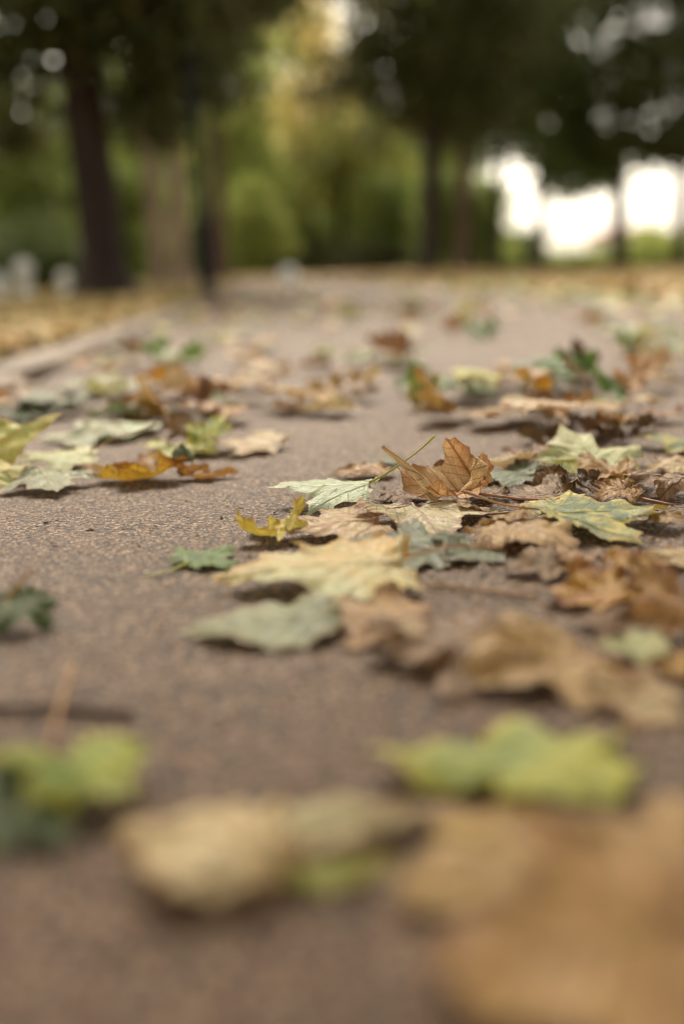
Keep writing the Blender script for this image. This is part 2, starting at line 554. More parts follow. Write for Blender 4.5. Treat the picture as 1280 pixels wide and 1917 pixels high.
# ------------------------------------------------------------------ trees, shrubs, lamp post, house
def leaf_cloud(rng, blobs, size, flat=0.5):
    """blobs = [(centre, radii, clumps, leaves per clump, clump radius)] -> small folded leaf faces through each volume"""
    Vs, Ts, off = [], [], 0
    for c, rad, nc, nl, cr in blobs:
        u = rng.normal(size=(nc, 3)); u /= np.linalg.norm(u, axis=1)[:, None]
        q = rng.uniform(0.15, 1.0, nc) ** 0.5
        C = np.array(c) + u * q[:, None] * np.array(rad)
        crs = cr * rng.uniform(0.6, 1.4, nc)
        P = np.repeat(C, nl, 0) + rng.normal(size=(nc * nl, 3)) * np.repeat(crs, nl)[:, None] * [1, 1, 0.6]
        n = len(P)
        s = size * rng.uniform(0.6, 1.35, n)
        d = rng.normal(size=(n, 3)); d[:, 2] -= 0.5; d /= np.linalg.norm(d, axis=1)[:, None]
        e = rng.normal(size=(n, 3)); e[:, 2] *= flat
        e -= (e * d).sum(1)[:, None] * d; e /= np.linalg.norm(e, axis=1)[:, None]
        f = np.cross(d, e)
        s = s[:, None]
        V = np.stack([P - d * s * .5, P + e * s * .36 + f * s * .08, P + d * s * .6, P - e * s * .36 + f * s * .08], 1).reshape(-1, 3)
        V[:, 2] = np.maximum(V[:, 2], 0.02)
        T = (np.array([[0, 1, 2], [0, 2, 3]])[None] + (np.arange(n) * 4)[:, None, None]).reshape(-1, 3)
        Vs.append(V); Ts.append(T + off); off += len(V)
    return np.concatenate(Vs), np.concatenate(Ts)


def tree(label, x, y, r, h, lean, bark, leafm, blobs, size=0.13, seed=0, name='tree', limbs=9, flare=1.45, cat='tree', group='trees of the park', limb_z=(0.45, 0.95)):
    """blob centres are relative to the foot of the tree"""
    g = np.random.default_rng(seed + 100)
    zf = float(gz(x, y))
    root = empty(name, (x, y, zf), label, cat, group)
    zs = np.concatenate([np.array([-0.06, 0.0, 0.08, 0.2, 0.4]), np.linspace(0.8, h, 9)])
    rr = r * np.where(zs < 0.4, 1 + (flare - 1) * (1 - np.clip(zs, 0, .4) / .4) ** 2, 1.0) * (1 - 0.62 * np.clip(zs / h, 0, 1))
    pts = np.stack([lean[0] * zs + 0.04 * r / .2 * np.sin(zs * 1.3 + seed), lean[1] * zs + 0.03 * np.cos(zs * 1.1 + seed), zs], 1)
    v, t = tube(pts, rr, 14, rough=0.07, rng=g)
    obj('trunk', np_mesh('trunk', v, t), bark, root)
    parts = []
    for k in range(limbs):
        c, rad = blobs[k % len(blobs)][:2]
        end = np.array(c) + g.uniform(-0.75, 0.75, 3) * np.array(rad)
        zz = min(h * g.uniform(*limb_z), h * 0.97)
        if end[2] < zz - 0.6:
            zz = max(1.2, end[2] + 0.3)
        i0 = np.array([np.interp(zz, zs, pts[:, 0]), np.interp(zz, zs, pts[:, 1]), zz])
        f = np.linspace(0, 1, 6)[:, None]
        P = i0 + (end - i0) * f + np.array([0, 0, 0.25]) * np.sin(f * np.pi) + g.normal(0, 0.05, (6, 3)) * f
        r0 = np.interp(zz, zs, rr) * 0.5
        parts.append(tube(P, r0 * (1 - 0.8 * f[:, 0]), 7))
    for v, t in parts:
        obj('limb', np_mesh('limb', v, t), bark, root)
    v, t = leaf_cloud(g, blobs, size)
    obj('crown', np_mesh('crown', v, t, smooth=False), leafm, root)
    return root


# -- the dark tree by the path on the left and the trunks behind it
X = along(190, 10.5)
tree('big dark tree trunk left of the lamp post under heavy dark foliage', X, 10.5, 0.235, 7.5, (-0.008, 0.0), M_BARK_DARK, F_DARK,
     [((-0.6, -0.4, 3.2), (1.5, 1.6, 1.1), 80, 70, .3), ((1.2, -0.3, 3.0), (1.2, 1.6, 0.9), 70, 70, .3), ((0.2, 0, 5.0), (2.6, 2.6, 1.6), 90, 60, .4),
      ((-1.3, 0.5, 2.0), (0.7, 0.9, 0.7), 24, 60, .22), ((0.7, 0.6, 2.0), (0.8, 1.0, 0.5), 26, 60, .22), ((2.1, -0.2, 3.15), (1.1, 0.9, 0.3), 40, 40, .2)], 0.12, 1, flare=1.9)
X = along(300, 16.5)
tree('paler greyish pink trunk between the dark tree and the lamp post', X, 16.5, 0.14, 7, (0.0, 0), M_BARK_PALE, F_DEEP,
     [((-0.3, 0, 4.8), (1.8, 1.8, 2.0), 60, 40, .35)], 0.15, 2)
X = along(346, 15.5)
tree('pale pinkish trunk just left of the lamp post', X, 15.5, 0.13, 7, (0.0, 0), M_BARK_PALE, F_DEEP,
     [((0.2, 0, 4.6), (1.4, 1.6, 1.9), 50, 40, .35)], 0.15, 3)
X = along(418, 19)
tree('slim brown trunk right behind the lamp post', X, 19, 0.16, 7, (-0.01, 0), M_BARK_MID, F_MID,
     [((0.3, 0, 5.2), (1.5, 1.6, 2.2), 50, 40, .35)], 0.15, 4)
# -- dark pair right of the path
X = along(803, 20)
tree('very dark trunk right of the path end under a black green crown', X, 20, 0.19, 9, (0.012, 0), M_BARK_DARK, F_DARK,
     [((-0.2, 0, 3.9), (1.45, 1.5, 1.0), 80, 60, .33), ((-1.5, 0, 3.6), (0.9, 0.9, 0.6), 24, 36, .26), ((-0.7, 0, 2.9), (0.9, 0.9, 0.5), 16, 30, .24), ((0.9, 0, 3.0), (0.9, 0.9, 0.4), 14, 30, .24), ((-0.3, 0, 5.6), (1.75, 1.8, 1.6), 120, 80, .36), ((0.9, 0.2, 4.8), (1.3, 1.3, 1.6), 80, 70, .33), ((0, 0, 7.6), (2.2, 2.2, 1.6), 60, 60, .4)], 0.13, 5)
X = along(866, 24)
tree('brown trunk standing just right of the very dark trunk', X, 24, 0.19, 9, (0.0, 0), M_BARK_MID, F_DARK,
     [((-0.3, 0, 3.3), (0.9, 0.8, 0.6), 40, 44, .26), ((0.1, 0, 4.0), (1.2, 1.0, 0.8), 60, 44, .28), ((0.1, 0, 4.6), (1.4, 1.5, 1.3), 80, 70, .33), ((0.2, 0, 6.8), (2.0, 2.0, 1.6), 90, 70, .4)], 0.13, 6)
# -- open row on the right with sky between
X = along(1010, 31)
tree('slim trunk standing beside the round bush with sky to its right', X, 31, 0.16, 8, (-0.01, 0), M_BARK_DARK, F_DEEP,
     [((0.3, 0, 5.2), (1.7, 1.6, 1.6), 52, 48, .32), ((0.2, 0, 7.8), (2.4, 2.0, 1.6), 60, 50, .4), ((0.9, 0, 3.5), (1.7, 0.8, 0.9), 60, 34, .3), ((0.9, 0, 2.7), (1.4, 0.8, 0.6), 44, 26, .25), ((2.0, 0, 3.0), (0.9, 0.8, 0.8), 26, 22, .25)], 0.2, 7)
X = along(1156, 25)
tree('thin dark trunk dividing the two bright sky gaps', X, 25, 0.20, 8, (-0.006, 0), M_BARK_DARK, F_DEEP,
     [((-0.3, 0, 4.3), (1.9, 1.6, 1.2), 62, 52, .28), ((0.2, 0, 6.4), (2.6, 2.0, 1.6), 90, 40, .34), ((-0.9, 0, 2.75), (1.1, 0.8, 0.5), 38, 28, .26), ((1.2, 0, 2.8), (1.0, 0.8, 0.5), 36, 28, .24)], 0.18, 8)
X = along(1272, 23)
tree('dark trunk at the right margin beside the yellowish bush', X, 23, 0.16, 8, (-0.004, 0), M_BARK_DARK, F_DARK,
     [((-0.2, 0, 4.0), (1.5, 1.6, 1.3), 50, 50, .28), ((0.2, 0, 6.2), (2.2, 2.0, 1.6), 76, 40, .34), ((-0.4, 0, 2.7), (1.2, 0.7, 0.5), 34, 20, .25)], 0.17, 9)
X = along(930, 27)
tree('leaning tree behind the brown trunk with sparse low twigs', X, 27, 0.14, 8.5, (0.03, 0), M_BARK_DARK, F_DEEP,
     [((0.4, 0, 6.0), (1.8, 1.6, 1.7), 74, 50, .34), ((0.5, 0, 4.3), (1.4, 0.8, 1.0), 70, 30, .3), ((0.0, 0, 3.2), (0.8, 0.8, 0.6), 24, 26, .26)], 0.18, 10)
# -- lighter trees further down the path
X = along(570, 38)
tree('tall pale yellow autumn tree at the far end of the path', X, 38, 0.2, 9, (0, 0), M_BARK_MID, F_YELLOW,
     [((0.0, 0, 7.0), (2.2, 1.6, 1.8), 110, 36, .45), ((0.3, 0, 5.3), (1.4, 1.2, 0.7), 26, 30, .4), ((-0.3, 0, 9.0), (2.0, 1.0, 1.1), 80, 36, .4)], 0.2, 11)
X = along(455, 32)
tree('light green tree between the lamp post and the yellow tree', X, 32, 0.17, 8, (0, 0), M_BARK_MID, F_LIGHT,
     [((0, 0, 6.4), (1.5, 1.6, 1.5), 80, 36, .4), ((-0.3, 0, 4.4), (1.6, 1.6, 1.0), 70, 36, .4), ((0.2, 0, 2.6), (1.5, 1.4, 1.0), 60, 36, .4)], 0.2, 12)
X = along(640, 34)
tree('orange brown tree in front of the yellow tree', X, 34, 0.16, 6, (0, 0), M_BARK_DARK, F_ORANGE,
     [((0.1, 0, 4.0), (1.9, 1.5, 1.0), 60, 26, .45), ((0.9, 0, 3.0), (1.5, 1.2, 0.9), 36, 26, .42), ((-0.8, 0, 2.8), (1.2, 1.2, 0.9), 24, 26, .4)], 0.2, 13)
X = along(700, 40)
tree('mid green tree behind the orange brown tree', X, 40, 0.18, 8, (0, 0), M_BARK_DARK, F_MID,
     [((0, 0, 3.0), (2.4, 1.8, 1.6), 120, 60, .45), ((0.8, 0, 5.6), (1.6, 1.5, 1.5), 50, 60, .45)], 0.17, 14)
X = along(60, 19)
tree('bright green small tree behind the white stones on the left', X, 19, 0.10, 5, (0, 0), M_BARK_DARK, F_MID,
     [((0, 0, 1.7), (1.5, 1.2, 0.9), 70, 55, .3), ((0.3, 0, 3.4), (1.8, 1.5, 1.0), 60, 55, .34)], 0.13, 15)
X = along(245, 26)
tree('bright green tree seen between the dark trunk and pale trunk', X, 26, 0.12, 6, (0, 0), M_BARK_DARK, F_MID,
     [((0, 0, 2.0), (1.6, 1.2, 1.4), 90, 55, .34), ((0.2, 0, 4.4), (1.8, 1.5, 1.4), 70, 55, .38)], 0.14, 16)
# -- two unseen trees added beside the camera so their crowns shade the near path
tree('added unseen shade tree overhanging the near end of the path from the left', -2.6, 0.2, 0.22, 8, (0.02, 0), M_BARK_DARK, F_DARK,
     [((1.4, 1.2, 4.4), (2.6, 2.9, 1.0), 190, 70, .42), ((0.5, -3.0, 5.8), (2.6, 2.6, 1.2), 80, 60, .42)], 0.17, 31)
tree('added unseen shade tree overhanging the near end of the path from the right', 3.2, -0.4, 0.22, 8, (-0.02, 0), M_BARK_DARK, F_DARK,
     [((-1.7, 1.8, 4.5), (2.6, 2.9, 1.0), 190, 70, .42), ((-1.2, -2.2, 5.8), (2.6, 2.6, 1.2), 80, 60, .42)], 0.17, 32)
# -- shrubs and the far wood
def shrub(label, px, dist, w, h, leafm, seed, size=0.12, n=70):
    x = along(px, dist)
    g = np.random.default_rng(seed + 900)
    root = empty('shrub', (x, dist, float(gz(x, dist))), label, 'shrub', 'shrubs behind the trees')
    parts = []
    for k in range(6):
        a = g.uniform(0, 6.28)
        e = np.array([math.cos(a) * w * .3, math.sin(a) * w * .3, h * .75])
        parts.append(tube([(0, 0, -0.05), e * [.3, .3, .5], e], [.03, .022, .01], 6))
    v, t = join(parts)
    obj('stems', np_mesh('stems', v, t), M_BARK_MID, root)
    bl_ = [((0, 0, h * .40), (w * .42, w * .36, h * .36), n // 2, 44, 0.11 * (w + h) * .5 + .08)]
    for k in range(7):      # uneven lobes and stray sprays
        a = g.uniform(0, 6.28); q = g.uniform(.15, .55)
        bl_.append(((math.cos(a) * w * q, math.sin(a) * w * q * .7, h * g.uniform(.25, .95)), (w * g.uniform(.12, .3), w * .2, h * g.uniform(.1, .22)), max(4, n // 9), 30, g.uniform(.12, .3)))
    v, t = leaf_cloud(g, bl_, size)
    obj('foliage', np_mesh('foliage', v, t, smooth=False), leafm, root)


shrub('round dark green bush beside the bright sky gap', 962, 36, 1.6, 1.75, F_DEEP, 1, 0.14)
shrub('yellowish green bush at the right margin', 1240, 42, 3.4, 1.7, F_LIGHT, 2, 0.15)
shrub('dark low bush under the orange brown tree', 690, 31, 2.6, 1.2, F_DARK, 3)
shrub('dark low bush left of the round white stone at the path end', 480, 30, 1.9, 1.1, F_DARK, 4)
shrub('dark bush between the two path end stones and the orange tree', 590, 33, 2.2, 1.3, F_DARK, 5)
shrub('deep green bush behind the white stones on the left', 90, 16, 1.5, 1.0, F_DEEP, 6, 0.10)
shrub('deep green bush at the foot of the gap left of the pale trunk', 245, 20, 1.1, 1.5, F_MID, 7, 0.10)
shrub('pale green low bush behind the brown trunk', 915, 34, 1.2, 0.9, F_LIGHT, 8, 0.12)
shrub('tall mid green bush filling the gap right of the brown trunk', 893, 30, 1.1, 3.0, F_MID, 9, 0.14)
shrub('tall green bush between the very dark trunk and the brown trunk', 842, 30, 1.2, 3.5, F_MID, 16, 0.15, 90)
shrub('tall mid green bush left of the very dark trunk', 740, 32, 1.6, 3.2, F_MID, 10, 0.15, 90)
shrub('bright green bush at the left margin behind the white stones', 10, 21, 2.0, 2.4, F_MID, 11, 0.13, 90)
shrub('bright yellow green bush left of the big dark trunk', 110, 24, 1.4, 2.3, F_LIGHT, 12, 0.13)
shrub('bright green bush between the dark trunk and pale trunks', 245, 19, 0.9, 2.6, F_MID, 13, 0.12)
shrub('light green bush right of the lamp post', 470, 27, 1.8, 2.8, F_LIGHT, 14, 0.15, 80)
shrub('mid green bush under the yellow tree', 560, 34, 2.0, 2.6, F_MID, 15, 0.16, 80)

x0_, x1_ = along(890, 72), along(1420, 72)
hd = empty('hedge', ((x0_ + x1_) / 2, 72, 0.1), 'low pale green hedge across the lawn below the sky gap', 'hedge')
gh = np.random.default_rng(70)
v, t = leaf_cloud(gh, [((k, 0, 0.5 + gh.uniform(0, .25)), (.9, .6, .55), 20, 40, .25) for k in np.arange(-(x1_ - x0_) / 2, (x1_ - x0_) / 2, 1.1)], 0.22)
obj('foliage', np_mesh('foliage', v, t, smooth=False), F_LIGHT, hd)
v, t = join([tube([(k, 0, -.1), (k + .1, 0, .5), (k, .1, .9)], [.05, .04, .02], 6) for k in np.arange(-(x1_ - x0_) / 2, (x1_ - x0_) / 2, 1.6)])
so = obj('stems', np_mesh('stems', v, t), M_BARK_MID, hd, kind='stuff')

g = np.random.default_rng(77)
bl = []
for k in range(27):
    px = -160 + k * 40 + g.uniform(-15, 15)
    d = g.uniform(50, 62)
    hh = g.uniform(7, 10) if px < 860 else g.uniform(4, 6)
    bl.append(((along(px, d), d, hh * .5), (2.2, 1.5, hh * .5), 90, 44, .6))
for k in range(44):
    bl.append(((along(-260 + k * 26, 64), 64 + g.uniform(-2, 2), 0.9), (.9, .6, .9), 16, 30, .4))
v, t = leaf_cloud(g, bl, 0.28)
v[:, 2] += 0.1
obj('far_wood', np_mesh('far_wood', v, t, smooth=False), F_MID, kind='stuff', label='mid green wood closing the view behind the park trees', category='wood')

# -- lamp post
X = along(392, 9.6)
X = along(389, 9.6)
lp = empty('lamp_post', (X, 9.6, 0.0), 'black iron lamp post with a thicker base beside the kerb', 'lamp post')
v, t = lathe([(0.11, -0.05), (0.11, 0.03), (0.096, 0.05), (0.086, 0.07), (0.082, 0.10), (0.0, 0.10)], 20)
obj('base_plate', np_mesh('base_plate', v, t), M_IRON, lp)
v, t = lathe([(0.078, 0.10), (0.076, 0.62), (0.085, 0.63), (0.085, 0.66), (0.066, 0.70), (0.056, 0.73)], 20)
ob = obj('base_casing', np_mesh('base_casing', v, t), M_IRON, lp)
v, t = box(0.0, -0.077, 0.36, 0.06, 0.012, 0.30, 0.004)
obj('access_door', np_mesh('access_door', v, t, smooth=False), M_IRON, ob)
v, t = lathe([(0.054, 0.73), (0.052, 1.6), (0.060, 1.61), (0.060, 1.65), (0.051, 1.66), (0.046, 3.9)], 18)
obj('pole', np_mesh('pole', v, t), M_IRON, lp)
v, t = lathe([(0.046, 3.9), (0.065, 3.92), (0.07, 3.98), (0.05, 4.0), (0.11, 4.05), (0.12, 4.07)], 18)
obj('collar', np_mesh('collar', v, t), M_IRON, lp)
v, t = lathe([(0.115, 4.07), (0.17, 4.45), (0.165, 4.46), (0.0, 4.46)], 8)
obj('lamp_glass', np_mesh('lamp_glass', v, t, smooth=False), M_GLASS, lp)
v, t = lathe([(0.20, 4.46), (0.19, 4.5), (0.08, 4.62), (0.03, 4.66), (0.03, 4.72), (0.0, 4.75)], 18)
obj('lamp_cap', np_mesh('lamp_cap', v, t), M_IRON, lp)
lp.rotation_euler = (0, R(-1.6), 0)


# -- white stones
def stone(label, px, dist, h, r):
    x = along(px, dist)
    root = empty('white_stone', (x, dist, float(gz(x, dist))), label, 'bollard', 'low white stone bollards')
    v, t = lathe([(r * .8, -0.03), (r * .8, 0.02), (r * .66, 0.05), (r * .62, h * .62), (r * .7, h * .64)], 18)
    obj('post', np_mesh('post', v, t), M_STONE, root)
    prof = [(r * .7, h * .64)] + [(r * math.cos(a), h - r + r * math.sin(a)) for a in np.linspace(-0.75, 1.5, 10)] + [(0, h)]
    v, t = lathe(prof, 18)
    obj('rounded_head', np_mesh('rounded_head', v, t), M_STONE, root)


stone('white round headed stone in front of the green bush on the left', 48, 10.8, 0.42, 0.10)
stone('white stone cut off at the left margin', 2, 9.6, 0.27, 0.07)
stone('greyish white stone beside the big dark trunk', 122, 12.0, 0.30, 0.08)
stone('low white round stone at the far end of the path', 541, 14.5, 0.27, 0.12)

# -- far house
X = along(1178, 95)
hs = empty('house', (X, 95, 0.1), 'white house with reddish roof seen through the sky gap', 'house')
v, t = box(0, 0, 1.25, 7.0, 5.0, 2.6)
wall = obj('wall', np_mesh('wall', v, t, smooth=False), M_WALL, hs)
for k, wx in enumerate((-2.3, 0, 2.3)):
    v, t = box(wx, -2.51, 1.4, 1.1, 0.08, 1.2)
    w = obj('window', np_mesh('window', v, t, smooth=False), M_WALL, hs)
    v, t = box(wx, -2.545, 1.4, 0.9, 0.05, 1.0)
    obj('pane', np_mesh('pane', v, t, smooth=False), M_PANE, w)
v = np.array([(-3.9, -3.0, 2.56), (3.9, -3.0, 2.56), (3.9, 3.0, 2.56), (-3.9, 3.0, 2.56), (-2.2, 0, 3.5), (2.2, 0, 3.5)])
t = [(0, 1, 5), (0, 5, 4), (1, 2, 5), (2, 3, 4), (2, 4, 5), (3, 0, 4), (0, 2, 1), (0, 3, 2)]
obj('roof', np_mesh('roof', v, t, smooth=False), M_ROOF, hs)

# -- leaf litter and grass on both verges
def litter(n, fx, y0, y1, size, mat, name, label, g, rise=0.012, powr=1.6):
    y = y0 + (y1 - y0) * g.uniform(0, 1, n) ** powr
    x = fx(y, g, n)
    s = size * g.uniform(0.6, 1.3, n)
    a = g.uniform(0, 6.28, n)
    tilt = g.normal(0, 0.35, (n, 2))
    # six-cornered bent leaf
    P2 = np.array([[0, -.5], [.45, -.15], [.35, .3], [0, .55], [-.35, .3], [-.45, -.15]])
    B = np.zeros((n, 6, 3))
    B[..., :2] = P2[None] * g.uniform(.75, 1.25, (n, 6, 1))
    B[..., 2] = np.abs(B[..., 0]) * g.uniform(-.5, .7, n)[:, None] + B[..., 0] * tilt[:, :1] + B[..., 1] * tilt[:, 1:]
    B *= s[:, None, None]
    ca, sa = np.cos(a)[:, None], np.sin(a)[:, None]
    V = np.stack([B[..., 0] * ca - B[..., 1] * sa + x[:, None], B[..., 0] * sa + B[..., 1] * ca + y[:, None],
                  B[..., 2] - B[..., 2].min(1)[:, None] + gz(x, y)[:, None] + 0.008 + (g.uniform(0, 1, n) ** 2 * rise)[:, None]], 2)
    T = (np.array([(0, 1, 2), (0, 2, 3), (0, 3, 4), (0, 4, 5)])[None] + (np.arange(n) * 6)[:, None, None]).reshape(-1, 3)
    obj(name, np_mesh(name, V.reshape(-1, 3), T, smooth=False), mat, kind='stuff', label=label, category='leaf litter')


g = np.random.default_rng(4)
litter(22000, lambda y, g, n: K_OUT(y) - 0.05 - g.uniform(0, 1, n) * (0.25 * y + 0.6), 1.2, 22, 0.05, F_LITTER, 'leaf_litter', 'tan and gold leaf litter covering the verge left of the kerb', g)
litter(26000, lambda y, g, n: P_R(y) + g.uniform(-0.08, 1, n) * (0.30 * y + 0.5), 3.2, 32, 0.065, F_LITTER, 'leaf_litter', 'tan and gold leaf litter covering the verge right of the path', g)
litter(7000, lambda y, g, n: g.uniform(-4, 3, n), 16.5, 30, 0.09, F_LITTER, 'leaf_litter', 'tan leaf litter beyond the far end of the path', g, powr=1.0)


F_SCATTER = foliage_mat('scattered fallen leaves', [(176, 140, 92), (150, 112, 68), (120, 130, 74), (190, 184, 130), (86, 104, 52), (196, 164, 112), (112, 84, 54), (176, 176, 96)], 0.15, 0.6)
litter(190, lambda y, g, n: K_IN(y) + 0.05 + g.uniform(0, 1, n) * (P_R(y) - K_IN(y) - .1), 3.2, 17, 0.075, F_SCATTER, 'scattered_leaves', 'green and tan leaves thinly scattered over the far path', g, rise=0.006, powr=1.2)
litter(420, lambda y, g, n: P_R(y) - 0.02 - np.abs(g.normal(0, .38, n)), 2.6, 15, 0.075, F_SCATTER, 'scattered_leaves', 'gold and green leaves drifted along the right edge of the path', g, rise=0.02, powr=1.2)


def grass(n, fx, y0, y1, g, label):
    y = y0 + (y1 - y0) * g.uniform(0, 1, n) ** 1.5
    x = fx(y, g, n)
    h = g.uniform(.03, .085, n); a = g.uniform(0, 6.28, n); w = 0.003 + 0.0005 * y
    dx, dy = np.cos(a), np.sin(a); z = gz(x, y)
    l = g.normal(0, .025, (n, 2))
    V = np.stack([np.stack([x - dx * w, y - dy * w, z], 1), np.stack([x + dx * w, y + dy * w, z], 1), np.stack([x + l[:, 0], y + l[:, 1], z + h], 1)], 1).reshape(-1, 3)
    obj('grass', np_mesh('grass', V, np.arange(n * 3).reshape(-1, 3), smooth=False), F_GRASS, kind='stuff', label=label, category='grass')


grass(14000, lambda y, g, n: K_OUT(y) - 0.03 - g.uniform(0, 1, n) * (0.25 * y + 0.6), 1.2, 24, g, 'thin grass growing through the litter left of the kerb')
grass(20000, lambda y, g, n: P_R(y) + 0.05 + g.uniform(0, 1, n) * (0.32 * y + 0.5), 3.2, 40, g, 'thin grass growing through the litter right of the path')

# ------------------------------------------------------------------ leaves
OUT = {
    'maple': [(0.0, 0.0), (0.12, -0.07), (0.36, -0.10), (0.34, 0.00), (0.47, 0.03), (0.43, 0.13), (0.52, 0.21), (0.66, 0.24), (0.60, 0.32),
              (0.72, 0.50), (0.54, 0.475), (0.49, 0.535), (0.39, 0.485), (0.29, 0.49), (0.26, 0.60), (0.31, 0.73), (0.19, 0.76), (0.12, 0.86), (0.0, 1.0)],
    'sycamore': [(0.0, 0.02), (0.14, -0.09), (0.30, -0.10), (0.42, -0.04), (0.46, 0.06), (0.42, 0.14), (0.56, 0.22), (0.64, 0.34), (0.60, 0.46),
                 (0.48, 0.50), (0.36, 0.49), (0.30, 0.53), (0.30, 0.66), (0.24, 0.78), (0.14, 0.88), (0.0, 0.98)],
    'oval': [(0.0, 0.0), (0.12, 0.01), (0.24, 0.09), (0.32, 0.20), (0.35, 0.33), (0.33, 0.47), (0.28, 0.60), (0.20, 0.74), (0.11, 0.87), (0.0, 1.0)],
}
CEN = np.array([0.0, 0.22])


class Leaf:
    def __init__(self, kind, seed, rings=8, sub=3, bx=0.0, by=0.0, fold=0.0, ruffle=0.03, crumple=0.02, lift=0.0, twist=0.0, skew=0.0, roll=0.0, rollside=0):
        r = np.random.default_rng(seed)
        self.p = dict(bx=bx, by=by, fold=fold, ruffle=ruffle, crumple=crumple, lift=lift, twist=twist, skew=skew, roll=roll, rollside=rollside)
        half = np.array(OUT[kind])
        jit = 0.022 if kind != 'oval' else 0.008
        rt = half + r.normal(0, jit, half.shape) * np.array([1, 0.6])
        lf = half * [-1, 1] + r.normal(0, jit, half.shape) * np.array([1, 0.6])
        rt[0] = lf[0] = half[0]; rt[-1] = lf[-1] = half[-1] + r.normal(0, 0.02, 2)
        poly = np.vstack([rt, lf[::-1][1:-1]])
        nx = np.roll(poly, -1, 0)
        pts = []
        for a, b in zip(poly, nx):
            d = b - a; nrm = np.array([-d[1], d[0]])
            for k in range(sub):
                f = k / sub
                pts.append(a + d * f + nrm * (0.10 * math.sin(math.pi * f) + (r.normal(0, 0.04) if k else 0)))
        pts = np.array(pts)
        rel = pts - CEN
        ang = np.unwrap(np.arctan2(rel[:, 1], rel[:, 0]))
        # keep it star shaped
        for i in range(1, len(ang)):
            if ang[i] <= ang[i - 1]:
                ang[i] = ang[i - 1] + 1e-3
        rad = np.hypot(rel[:, 0], rel[:, 1])
        if kind != 'oval':
            rad *= 1 + r.normal(0, 0.012, len(rad))
        self.ang, self.rad = ang, rad
        self.ph = r.uniform(0, 6.28, 12); self.fr = r.uniform(0.7, 1.3, 12)
        n = len(ang)
        ring = (np.arange(1, rings + 1) / rings) ** 0.85
        uv = [CEN[None]]
        rim = [np.zeros(1)]
        for q in ring:
            uv.append(CEN + np.stack([np.cos(ang), np.sin(ang)], 1) * (rad * q)[:, None]); rim.append(np.full(n, q))
        self.uv = np.vstack(uv); self.rim = np.concatenate(rim)
        t = [(0, 1 + j, 1 + (j + 1) % n) for j in range(n)]
        for k in range(rings - 1):
            a0 = 1 + k * n; b0 = a0 + n
            for j in range(n):
                q = (j + 1) % n
                t += [(a0 + j, b0 + j, b0 + q), (a0 + j, b0 + q, a0 + q)]
        self.tris = np.array(t)
        self.kind = kind

    def rfrac(self, uv):
        rel = uv - CEN
        a = np.arctan2(rel[:, 1], rel[:, 0])
        base = self.ang[0]
        a = base + np.mod(a - base, 2 * np.pi)
        A = np.append(self.ang, self.ang[0] + 2 * np.pi); Rr = np.append(self.rad, self.rad[0])
        return np.clip(np.hypot(rel[:, 0], rel[:, 1]) / np.interp(a, A, Rr), 0, 1), a

    def shape(self, uv):
        p = self.p
        x, y = uv[:, 0].copy(), uv[:, 1].copy()
        r, a = self.rfrac(uv)
        ph, fr = self.ph, self.fr
        z = p['crumple'] * (np.sin(7 * fr[0] * x + ph[0]) * np.cos(6 * fr[1] * y + ph[1]) + 0.6 * np.sin(13 * fr[2] * x + 9 * fr[3] * y + ph[2])
                            + 0.35 * np.sin(23 * fr[4] * y - 17 * fr[5] * x + ph[3]))
        z += p['ruffle'] * r ** 3 * (np.sin(5 * a + ph[4]) + 0.7 * np.sin(9 * a + ph[5]) + 0.5 * np.sin(14 * a + ph[6]))
        z += p['fold'] * np.abs(x) * (1 + 0.3 * np.sin(4 * y + ph[7]))
        z += p['lift'] * r ** 2.5
        # sunken pleats along the side veins
        z += -0.006 * np.cos(2 * np.pi * 8 * (y - 0.7 * np.abs(x))) * (1 - r) ** 0.5
        # bend along the midrib, then across it
        k = p['by']
        if abs(k) > 1e-3:
            aa = k * (y - 0.4); rr = 1 / k - z
            y, z = 0.4 + np.sin(aa) * rr, 1 / k - np.cos(aa) * rr
        k = p['bx']
        if abs(k) > 1e-3:
            xs = x - p['skew']
            aa = k * xs; rr = 1 / k - z
            x, z = p['skew'] + np.sin(aa) * rr, 1 / k - np.cos(aa) * rr
        if p['roll']:
            # one side rolls up into a scroll
            s = p['rollside']; xs = x * s
            d = np.clip(xs - 0.18, 0, None); kk = p['roll']
            on = d > 0
            nx = 0.18 + np.sin(d * kk) / kk; nz = (1 - np.cos(d * kk)) / kk
            x = np.where(on, nx * s - z * np.sin(d * kk) * s, x); z = np.where(on, nz + z * np.cos(d * kk), z)
        if p['twist']:
            tw = p['twist'] * (y - 0.4)
            x, z = x * np.cos(tw) - z * np.sin(tw), x * np.sin(tw) + z * np.cos(tw)
        return np.stack([x, y, z], 1)

